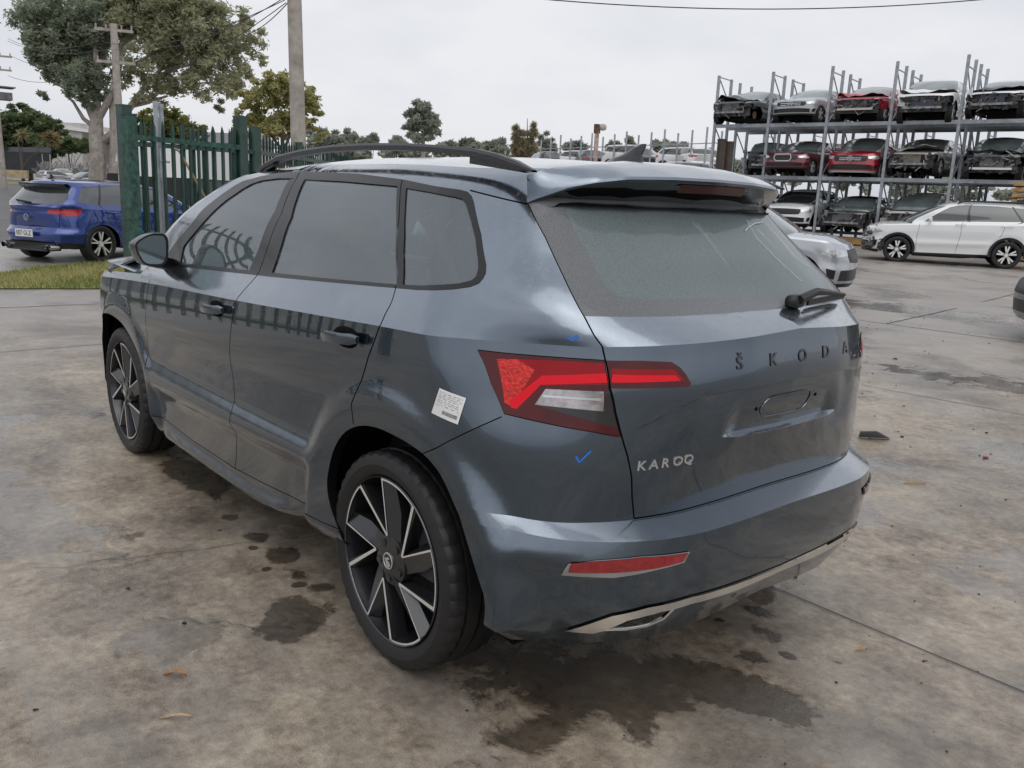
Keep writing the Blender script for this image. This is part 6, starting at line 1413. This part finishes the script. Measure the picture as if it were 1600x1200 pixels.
LM = {'gum': leaf_mat('gum_leaves', (.22, .26, .18), (.46, .50, .38)), 'gumlight': leaf_mat('gum_leaves_olive', (.30, .32, .19), (.58, .57, .39)), 'yellow': leaf_mat('yellow_leaves', (.27, .29, .11), (.52, .47, .21)), 'green': leaf_mat('green_leaves', (.09, .13, .06), (.22, .27, .13)), 'far': leaf_mat('far_leaves', (.28, .31, .26), (.42, .44, .36)), 'pine': leaf_mat('pine_leaves', (.28, .25, .17), (.46, .40, .28)), 'hedge': leaf_mat('hedge_leaves', (.10, .13, .04), (.30, .29, .09)), 'palm': leaf_mat('palm_fronds', (.22, .18, .09), (.30, .24, .11))}  # far leaves are paled and greyed: distance haze put into their colour
BK = simple('gum_bark', (.34, .30, .27), .85, var=.35, scale=2.5)
BKD = simple('dark_bark', (.10, .085, .07), .9, var=.3, scale=3)
def crown(name, clusters, mat, parent, n, size, seed=1, hollow=.5, droop=.0, elong=2.2):
    """leaf-sized faces strewn through clumps (x, y, z, rx, rz); every clump has its own small sprays"""
    r = np.random.default_rng(seed); cl = np.array(clusters, float); vol = (cl[:, 3]**2*cl[:, 4])**.8; k = r.choice(len(cl), n, p=vol/vol.sum())
    # sprays inside the clump
    ns = max(8, n//95); sk = r.choice(len(cl), ns, p=vol/vol.sum()); d = r.normal(size=(ns, 3)); d /= np.linalg.norm(d, axis=1)[:, None]; rad = (hollow+(1-hollow)*r.random(ns))[:, None]**.7
    sc = cl[sk, :3]+d*rad*np.c_[cl[sk, 3], cl[sk, 3], cl[sk, 4]]; si = r.integers(0, ns, n); spr = r.normal(size=(n, 3))*np.array([1, 1, .7])*(.115*cl[sk[si], 3])[:, None]
    c = sc[si]+spr; c[:, 2] -= droop*np.abs(r.normal(size=n))
    a = r.normal(size=(n, 3)); a[:, 2] = a[:, 2]*.7-droop*2; a /= np.linalg.norm(a, axis=1)[:, None]; b = np.cross(a, r.normal(size=(n, 3))); b /= np.linalg.norm(b, axis=1)[:, None]
    s = size*(.6+.8*r.random(n))[:, None]; a = a*s*elong*.5; b = b*s*.5
    V = np.stack([c-a, c+b*.8, c+a, c-b*.8], 1).reshape(-1, 3); F = np.arange(n*4).reshape(-1, 4)
    me = bpy.data.meshes.new(name); me.vertices.add(n*4); me.vertices.foreach_set('co', V.astype(np.float32).ravel()); me.loops.add(n*4); me.loops.foreach_set('vertex_index', F.ravel().astype(np.int32)); me.polygons.add(n); me.polygons.foreach_set('loop_start', (np.arange(n)*4).astype(np.int32)); me.polygons.foreach_set('loop_total', np.full(n, 4, np.int32)); me.materials.append(mat); me.update()
    o = bpy.data.objects.new(name, me); C.objects.link(o); o.parent = parent; return o
def limb(mb, pts, r0, r1, n=7): mb.tube(pts, list(np.linspace(r0, r1, len(pts))), n)
def px_tree(name, label, base, Z, trunk, clusters, mat, n, size, bark, seed, limbs=(), tr=.3, cat='tree', group=None, depth=.5, droop=0, hollow=.4, elong=2.2):
    """clusters given as (u, v, r_u, r_v) on the plane at distance Z, spread in depth"""
    x, y, z = at_ground(base, Z); root = thing(name, label, cat, (x, y, z), 0, group); rn = random.Random(seed); o = np.array([x, y, z])
    k = Z/FPX; cl = []
    for (u, v, ru, rv) in clusters:
        m_ = max(1, int(round(max(ru, rv)/max(1, min(ru, rv)))))
        p = at(u, v, Z+rn.uniform(-1, 1)*depth*ru*k)-o; cl.append((p[0], p[1], p[2], ru*k, rv*k))
    mb = MB()
    for pts in limbs:
        q = [at(u, v, Z+(i and rn.uniform(-.3, .3)*depth*2))-o for i, (u, v, r) in enumerate(pts)]; mb.tube([tuple(p) for p in q], [r*k for _, _, r in pts], 9)
    if not limbs:
        top = max(c[2] for c in cl); mb.tube([(0, 0, -.2), (rn.uniform(-.1, .1), 0, top*.4), (rn.uniform(-.3, .3), rn.uniform(-.3, .3), top*.85)], [tr, tr*.8, tr*.3], 8)
        for c in cl[:10]: mb.tube([(0, 0, top*.3), (c[0]*.5, c[1]*.5, top*.3+(c[2]-top*.3)*.55), (c[0], c[1], c[2])], [tr*.4, tr*.25, tr*.08], 6)
    mb.build('trunk', bark, root, smooth=True); crown('crown', cl, mat, root, n, size, seed, hollow=hollow, droop=droop, elong=elong); return root
gumc = [(70, 30, 45, 35), (110, 20, 55, 40), (60, 75, 28, 28), (95, 85, 40, 34), (75, 115, 26, 18), (140, 55, 45, 38), (120, 120, 34, 28), (70, 148, 12, 14), (103, 168, 10, 8), (60, 140, 8, 10), (150, 105, 30, 26), (130, 150, 22, 20), (165, 20, 50, 45), (160, 140, 20, 25), (135, 185, 8, 8), (85, 60, 40, 30)]
goldc = [(215, 20, 55, 45), (265, 30, 60, 42), (320, 40, 50, 42), (365, 60, 42, 34), (395, 95, 24, 26), (340, 100, 48, 34), (290, 90, 46, 34), (235, 80, 45, 36), (205, 115, 30, 24), (255, 130, 34, 22), (310, 138, 34, 20), (360, 135, 32, 20), (390, 125, 20, 16), (230, 160, 26, 16), (345, 165, 16, 10), (385, 45, 26, 22), (330, 10, 45, 30), (250, -20, 70, 35), (180, -25, 60, 35), (380, 30, 18, 14)]
gl1 = [(152, 290, 13), (153, 240, 11.5), (150, 205, 10.5), (151, 185, 9)]
big = px_tree('gum_tree', 'huge spreading gum tree with pale trunks and grey green crown', 152, 68, None, gumc, LM['gum'], 44000, .155, BK, 5, droop=.10, hollow=.25, elong=2.4,
  limbs=[gl1, [(151, 190, 8), (135, 160, 5), (108, 125, 3), (85, 100, 1.5)], [(151, 190, 7), (152, 150, 5), (150, 100, 4), (148, 40, 2)], [(151, 190, 6), (168, 160, 5), (182, 120, 4), (200, 60, 2)], [(155, 225, 6), (178, 205, 5), (205, 165, 5), (235, 125, 3.5), (262, 98, 2)],
         [(182, 290, 11), (182, 230, 9), (178, 160, 7), (186, 90, 5), (200, 30, 3)], [(205, 165, 4), (230, 160, 3), (262, 150, 1.5)], [(235, 125, 3), (280, 105, 2.2), (330, 95, 1.2)], [(235, 125, 3), (265, 120, 2), (310, 130, 1.2), (350, 128, .8)], [(148, 200, 4), (130, 185, 3), (115, 160, 2), (95, 140, 1.2)], [(182, 120, 3), (220, 95, 2.5), (262, 70, 1.5)], [(262, 98, 2), (300, 80, 1.4), (350, 60, .8)], [(108, 125, 2.4), (90, 118, 1.4), (76, 112, .8)]])
k_ = 68/FPX; o_ = np.array(at_ground(152, 68)); rn = random.Random(9)
crown('crown_olive_side', [tuple(at(u, v, 68+rn.uniform(-1, 1)*ru*k_*.5)-o_)+(ru*k_, rv*k_) for u, v, ru, rv in goldc], LM['gumlight'], big, 46000, .155, 6, hollow=.25, droop=.10, elong=2.4)  # right-hand clumps in paler, olive leaves
px_tree('yellow_tree', 'small yellow leaved tree behind the thick power pole', 430, 46, None, [(400, 150, 28, 24), (430, 135, 30, 26), (465, 150, 30, 26), (385, 180, 26, 20), (420, 185, 34, 22), (460, 190, 32, 22), (495, 185, 20, 20), (500, 210, 16, 10), (440, 205, 40, 14), (375, 205, 20, 14), (480, 165, 22, 20)], LM['yellow'], 15000, .13, BKD, 11, tr=.16, hollow=.2, elong=1.6,
  limbs=[[(440, 290, 4), (442, 235, 3.4), (440, 195, 2.4), (430, 150, 1)], [(442, 240, 2.5), (455, 205, 2), (475, 160, .8)], [(441, 235, 2.5), (415, 200, 1.6), (395, 170, .7)], [(455, 205, 1.5), (485, 190, .8)]])
px_tree('hedge_tree', 'round green and gold tree right behind the green gate', 262, 50, None, [(205, 205, 20, 22), (235, 195, 24, 22), (265, 195, 28, 26), (298, 200, 24, 22), (215, 230, 22, 16), (250, 225, 30, 20), (290, 228, 28, 18), (312, 215, 12, 20)], LM['hedge'], 20000, .12, BKD, 12, tr=.2, hollow=.2, elong=1.5)
px_tree('dark_tree', 'dense dark green trees above the black fence at the left', 50, 108, None, [(20, 195, 28, 26), (50, 192, 26, 22), (75, 200, 22, 20), (30, 170, 14, 12), (92, 212, 12, 14), (10, 215, 22, 20), (60, 220, 30, 18), (88, 196, 12, 14)], LM['green'], 26000, .24, BKD, 13, tr=.3, hollow=.2)
px_tree('low_tree', 'low green bushes below the pale building', 112, 104, None, [(95, 228, 14, 10), (115, 226, 16, 12), (135, 228, 12, 10), (75, 235, 20, 8)], LM['green'], 9000, .30, BKD, 14, tr=.15, hollow=.2)
px_tree('palm', 'palm tufts with orange fronds in the dark trees', 38, 100, None, [(35, 208, 3, 5), (79, 214, 4, 5)], LM['palm'], 130, .40, BKD, 15, tr=.2, elong=5, cat='palm')
px_tree('gum_tree', 'lone round gum tree standing above the SUV roof', 661, 120, None, [(660, 170, 16, 14), (675, 180, 15, 12), (645, 178, 12, 12), (662, 195, 22, 14), (642, 205, 12, 10), (680, 205, 12, 12), (655, 215, 20, 8), (668, 185, 14, 10)], LM['far'], 7000, .42, BK, 16, tr=.3, hollow=.25,
  limbs=[[(661, 300, 4), (661, 220, 3), (660, 165, 1)], [(661, 220, 2), (645, 195, 1)], [(661, 215, 2), (677, 190, 1)]])
def conifer(u, Z, v0, v1, wpx, label, seed, mat):
    x, y, z = at_ground(u, Z); root = thing('she_oak', label, 'tree', (x, y, z)); o = np.array([x, y, z]); k = Z/FPX; cl = []; n = 9
    for i in range(n):
        t = i/(n-1); p = at(u+(random.Random(seed+i).uniform(-.2, .2))*wpx*(1-t), v1+(v0-v1)*t, Z)-o; r = wpx*.5*(1-t*.92)*k; cl.append((p[0], p[1], p[2], max(r, .15), (v1-v0)/n*.75*k))
    mb = MB(); mb.tube([(0, 0, 0), tuple(at(u, v0, Z)-o)], [.18, .03], 6); mb.build('trunk', BKD, root); crown('crown', cl, mat, root, 1500, .22, seed, hollow=.2, elong=4.5)
for i, (u, v0, v1, wp) in enumerate(((806, 200, 246, 14), (812, 196, 246, 16), (824, 185, 246, 20), (834, 198, 246, 16), (817, 206, 248, 26), (829, 210, 248, 24))): conifer(u, 100, v0, v1, wp, 'brown she-oak in the pointed clump above the roof rail, %s from the left' % nth[i], 40+i*11, LM['pine'])
for i, (u, v0, v1, wp) in enumerate(((853, 204, 242, 26), (845, 214, 242, 20), (864, 215, 242, 18))): conifer(u, 130, v0, v1, wp, 'grey green she-oak right of the brown clump, %s one' % nth[i], 140+i*11, LM['far'])
ff = [(505, 212, 30, 12, 'first'), (545, 214, 26, 9, 'second'), (580, 216, 10, 8, 'third'), (620, 220, 12, 6, 'fourth'), (730, 222, 18, 8, 'fifth'), (775, 226, 26, 12, 'sixth'), (900, 228, 20, 5, 'seventh'), (958, 226, 10, 9, 'eighth'), (985, 224, 8, 12, 'ninth'), (1048, 226, 32, 9, 'tenth'), (700, 226, 12, 7, 'eleventh')]
for i, (u, v, ru, rv, nm) in enumerate(ff):
    px_tree('distant_tree', 'hazy grey green tree, %s of those dotted along the horizon' % nm, u, 170, None, [(u-ru*.5, v+rv*.3, ru*.5, rv*.8), (u, v, ru*.6, rv), (u+ru*.5, v+rv*.2, ru*.5, rv*.8), (u, v+rv, ru, rv)], LM['far'], 2600, .6, BKD, 200+i, tr=.3, hollow=.15, group='trees along the horizon')
V = []; F = []
wd = [at(u, v, 230) for u, v in ((430, 238), (620, 236), (800, 240), (1000, 246), (1200, 262), (1500, 290), (1750, 300))]; r = np.random.default_rng(3); cl = []
for i in range(60):
    t = i/59*(len(wd)-1); j = min(int(t), len(wd)-2); p = wd[j]+(wd[j+1]-wd[j])*(t-j); cl.append((p[0], p[1], p[2]-1.0, 6, 3.2))
tag(crown('tree_belt', cl, LM['far'], None, 16000, 1.2, 77, hollow=.1, elong=1.4), kind='stuff')
# ------------------------------------------------------------------ buildings across the street
x, y, z = at_ground(120, 150); bd = thing('warehouse', 'long pale warehouse with a sloping white roof behind the gum trunks', 'warehouse', (x, y, z), YAW)
mb = MB(); mb.box((0, 0, 4.6), (20, 13, 9.2)); mb.build('wall', simple('warehouse_wall', (.48, .46, .43), .8, var=.15, scale=.6), bd)
mb = MB(); mb.prism([(-10.5, 7, 9.2), (-10.5, -13, 7.3), (-10.5, -13, 7.6), (-10.5, 7, 10.1)], (21, 0, 0)); mb.build('roof', simple('warehouse_roof', (.72, .72, .72), .6), bd)
mb = MB(); mb.box((-10.02, 4.3, 7.8), (.04, .9, 1.6)); mb.build('shutter', simple('shutter_grey', (.25, .27, .30), .6), bd); mb = MB(); mb.box((-10.02, -.4, 7.3), (.04, 1.2, 1.2)); mb.build('sign_panel', simple('panel_orange', (.45, .2, .12), .7), bd)
mb = MB(); mb.box((4, -10.5, 3.2), (12, 9, 6.4)); mb.build('side_wing', MATS['warehouse_wall'], bd)
a = at_ground(-60, 112); b = at_ground(84, 102); mb = MB(); dark = simple('black_sheet', (.018, .02, .024), .6, var=.3, scale=.8)
bf = thing('screen_fence', 'tall black sheet fence behind the street cars', 'fence'); mb.bar((a[0], a[1], a[2]+2.3), (b[0], b[1], b[2]+2.3), .1, 2.6); mb.build('panel', dark, bf)
mb = MB(); mb.bar((a[0], a[1], a[2]+3.75), (b[0], b[1], b[2]+3.75), .12, .55); mb.build('top_rail', simple('grey_rail', (.10, .11, .12), .6), bf)
mb = MB(); c0 = np.array(at_ground(-60, 104)); c1 = np.array(at_ground(46, 99)); mb.bar((c0[0], c0[1], c0[2]+.85), (c1[0], c1[1], c1[2]+.85), .2, .9); tag(mb.build('retaining_wall', simple('sandstone', (.42, .33, .22), .85, var=.3, scale=1.5)), 'low sandstone wall at the foot of the black fence', 'wall')
sheet('grass_strip', [tuple(at_ground(u, Z)[:2]) for u, Z in ((-80, 103), (52, 99), (62, 80), (-80, 82))], GR, .02, step=10)
# wire fence with stacked scrap behind the street cars
a = np.array(at_ground(70, 100)); b = np.array(at_ground(175, 90)); 
for i in range(9):
    c = a+(b-a)*i/8; mb = MB(); mb.tube([(c[0], c[1], c[2]), (c[0], c[1], c[2]+3.2)], .06, 6); tag(mb.build('fence_post', GALV, smooth=True), 'grey post of the wire fence behind the street cars, %d%s from left' % (i+1, 'st' if i == 0 else 'nd' if i == 1 else 'rd' if i == 2 else 'th'), 'fence post', 'posts of the wire fence')
r = random.Random(31); mb = MB()
for i in range(420):
    t = r.random(); c = a+(b-a)*t; mb.bar((c[0]+1+r.uniform(0, 2), c[1]+r.uniform(-.5, .5), c[2]+r.uniform(.3, 1.8)), (c[0]+1+r.uniform(0, 2), c[1]+r.uniform(-.8, .8), c[2]+r.uniform(.8, 2.5)), .07)
tag(mb.build('scrap_heap', simple('scrap_grey', (.30, .29, .28), .7, var=.5, scale=2)), kind='stuff')
mb = MB(); c = at_ground(205, 60); tr_ = thing('tip_truck', 'dark truck with white A-shaped arms by the gum trunk', 'truck', c, YAW)
mb.box((0, 0, .9), (3, 1.8, 1.0)); mb.build('cab', BLACKP, tr_); mb = MB(); mb.bar((0, .9, 2.2), (0, .45, 4.0), .12); mb.bar((0, .0, 2.2), (0, .45, 4.0), .12); mb.build('lifting_arm', simple('arm_white', (.7, .7, .7), .5), tr_)
# ------------------------------------------------------------------ litter on the concrete
def leaf_(x, y, ln, w, rz, label, col, curl=.006):
    V = []; n = 10
    for i in range(n+1):
        t = i/n; ww = w*math.sin(math.pi*min(1, t*1.02))**.8*(1-.3*t)+.0006; xx = (t-.5)*ln; zz = .004+curl*math.sin(math.pi*t*1.3)
        for s, dz in ((-1, curl*.8), (0, 0), (1, curl*.8)): V.append((xx, s*ww/2, zz+dz))
    F = [(3*i+j, 3*i+j+1, 3*i+j+4, 3*i+j+3) for i in range(n) for j in (0, 1)]
    o = mesh_obj('fallen_leaf', V, F, simple('leaf_%d' % int(col[0]*1000), col, .7, var=.3, scale=80), None); o.location = (x, y, 0); o.rotation_euler = (0, 0, rz); tag(o, label, 'leaf', 'fallen leaves')
leaf_(.29, 1.43, .075, .028, .75, 'curled brown leaf on the concrete left of the rear wheel', (.30, .17, .08), .010); leaf_(.08, 1.50, .09, .014, .95, 'narrow tan leaf nearest the bottom edge of the photo', (.42, .30, .18))
leaf_(-.87, -.43, .04, .02, .9, 'small yellow brown leaf right of the rear bumper', (.40, .26, .08)); leaf_(-.13, -2.39, .12, .018, .8, 'long dry leaf on the wet slab at the right', (.40, .30, .16))
leaf_(1.55, -3.0, .05, .02, .5, 'small dark leaf far right on the wet slab', (.12, .08, .05))
def shard(x, y, s, label, col, seed):
    r = random.Random(seed); n = 6; pts = [(math.cos(6.28*i/n)*s*r.uniform(.4, 1), math.sin(6.28*i/n)*s*r.uniform(.3, .7), .003) for i in range(n)]; mb = MB(); mb.prism(pts, (0, 0, s*.18+.002)); o = mb.build('debris_shard', simple('shard_%d' % int(col[0]*1000+col[1]*100), col, .4)); o.location = (x, y, 0); o.rotation_euler = (.05, .08, r.uniform(0, 6)); tag(o, label, 'debris', 'broken plastic bits')
shard(-.14, -3.3, .03, 'red plastic shard on the slab at the right', (.35, .03, .03), 1)
o = MB(); o.prism([(-.10, -.03, .0), (.10, -.05, .0), (.12, .01, .05), (.02, .03, .06), (-.08, .0, .01)], (0, 0, .006)); q = o.build('debris_shard', simple('grey_plastic', (.15, .16, .18), .35, coat=.4)); q.location = (.45, -3.1, .002); q.rotation_euler = (0, 0, .9); tag(q, 'grey folded bumper fragment lying beyond the rear bumper', 'debris', 'broken plastic bits')
for i, (x, y, s, lb) in enumerate(((.39, -3.32, .02, 'black shard next to the grey bumper fragment'), (.82, -4.24, .015, 'black speck of plastic in the middle of the slab'), (.11, -3.96, .018, 'black plastic crumb beyond the red shard'), (-.41, -.77, .022, 'black plastic sliver in the puddle by the rear bumper'), (.95, 1.37, .010, 'black pebble by the rusty stain'), (.34, 1.79, .008, 'dark pebble near the lower left corner'), (.585, 1.30, .013, 'dark stone in the shallow puddle'), (1.9, -6.3, .03, 'black plastic piece far out on the slab'))): shard(x, y, s, lb, (.02, .02, .02), 10+i)
r = random.Random(99); mb = MB()
for i in range(420):
    d = r.uniform(.8, 1)**.5; a = r.uniform(-.95, .25); R_ = r.uniform(.6, 14); x = CAM[0]+R_*math.cos(YAW+a*.62)+0; y = CAM[1]+R_*math.sin(YAW+a*.62); s = r.uniform(.0015, .0045)*(1+R_*.12); mb.box((x, y, gz(x, y)+s*.3), (s*1.5, s, s*.8), r.uniform(0, 3))
tag(mb.build('grit', simple('grit_dark', (.05, .045, .04), .8)), kind='stuff')
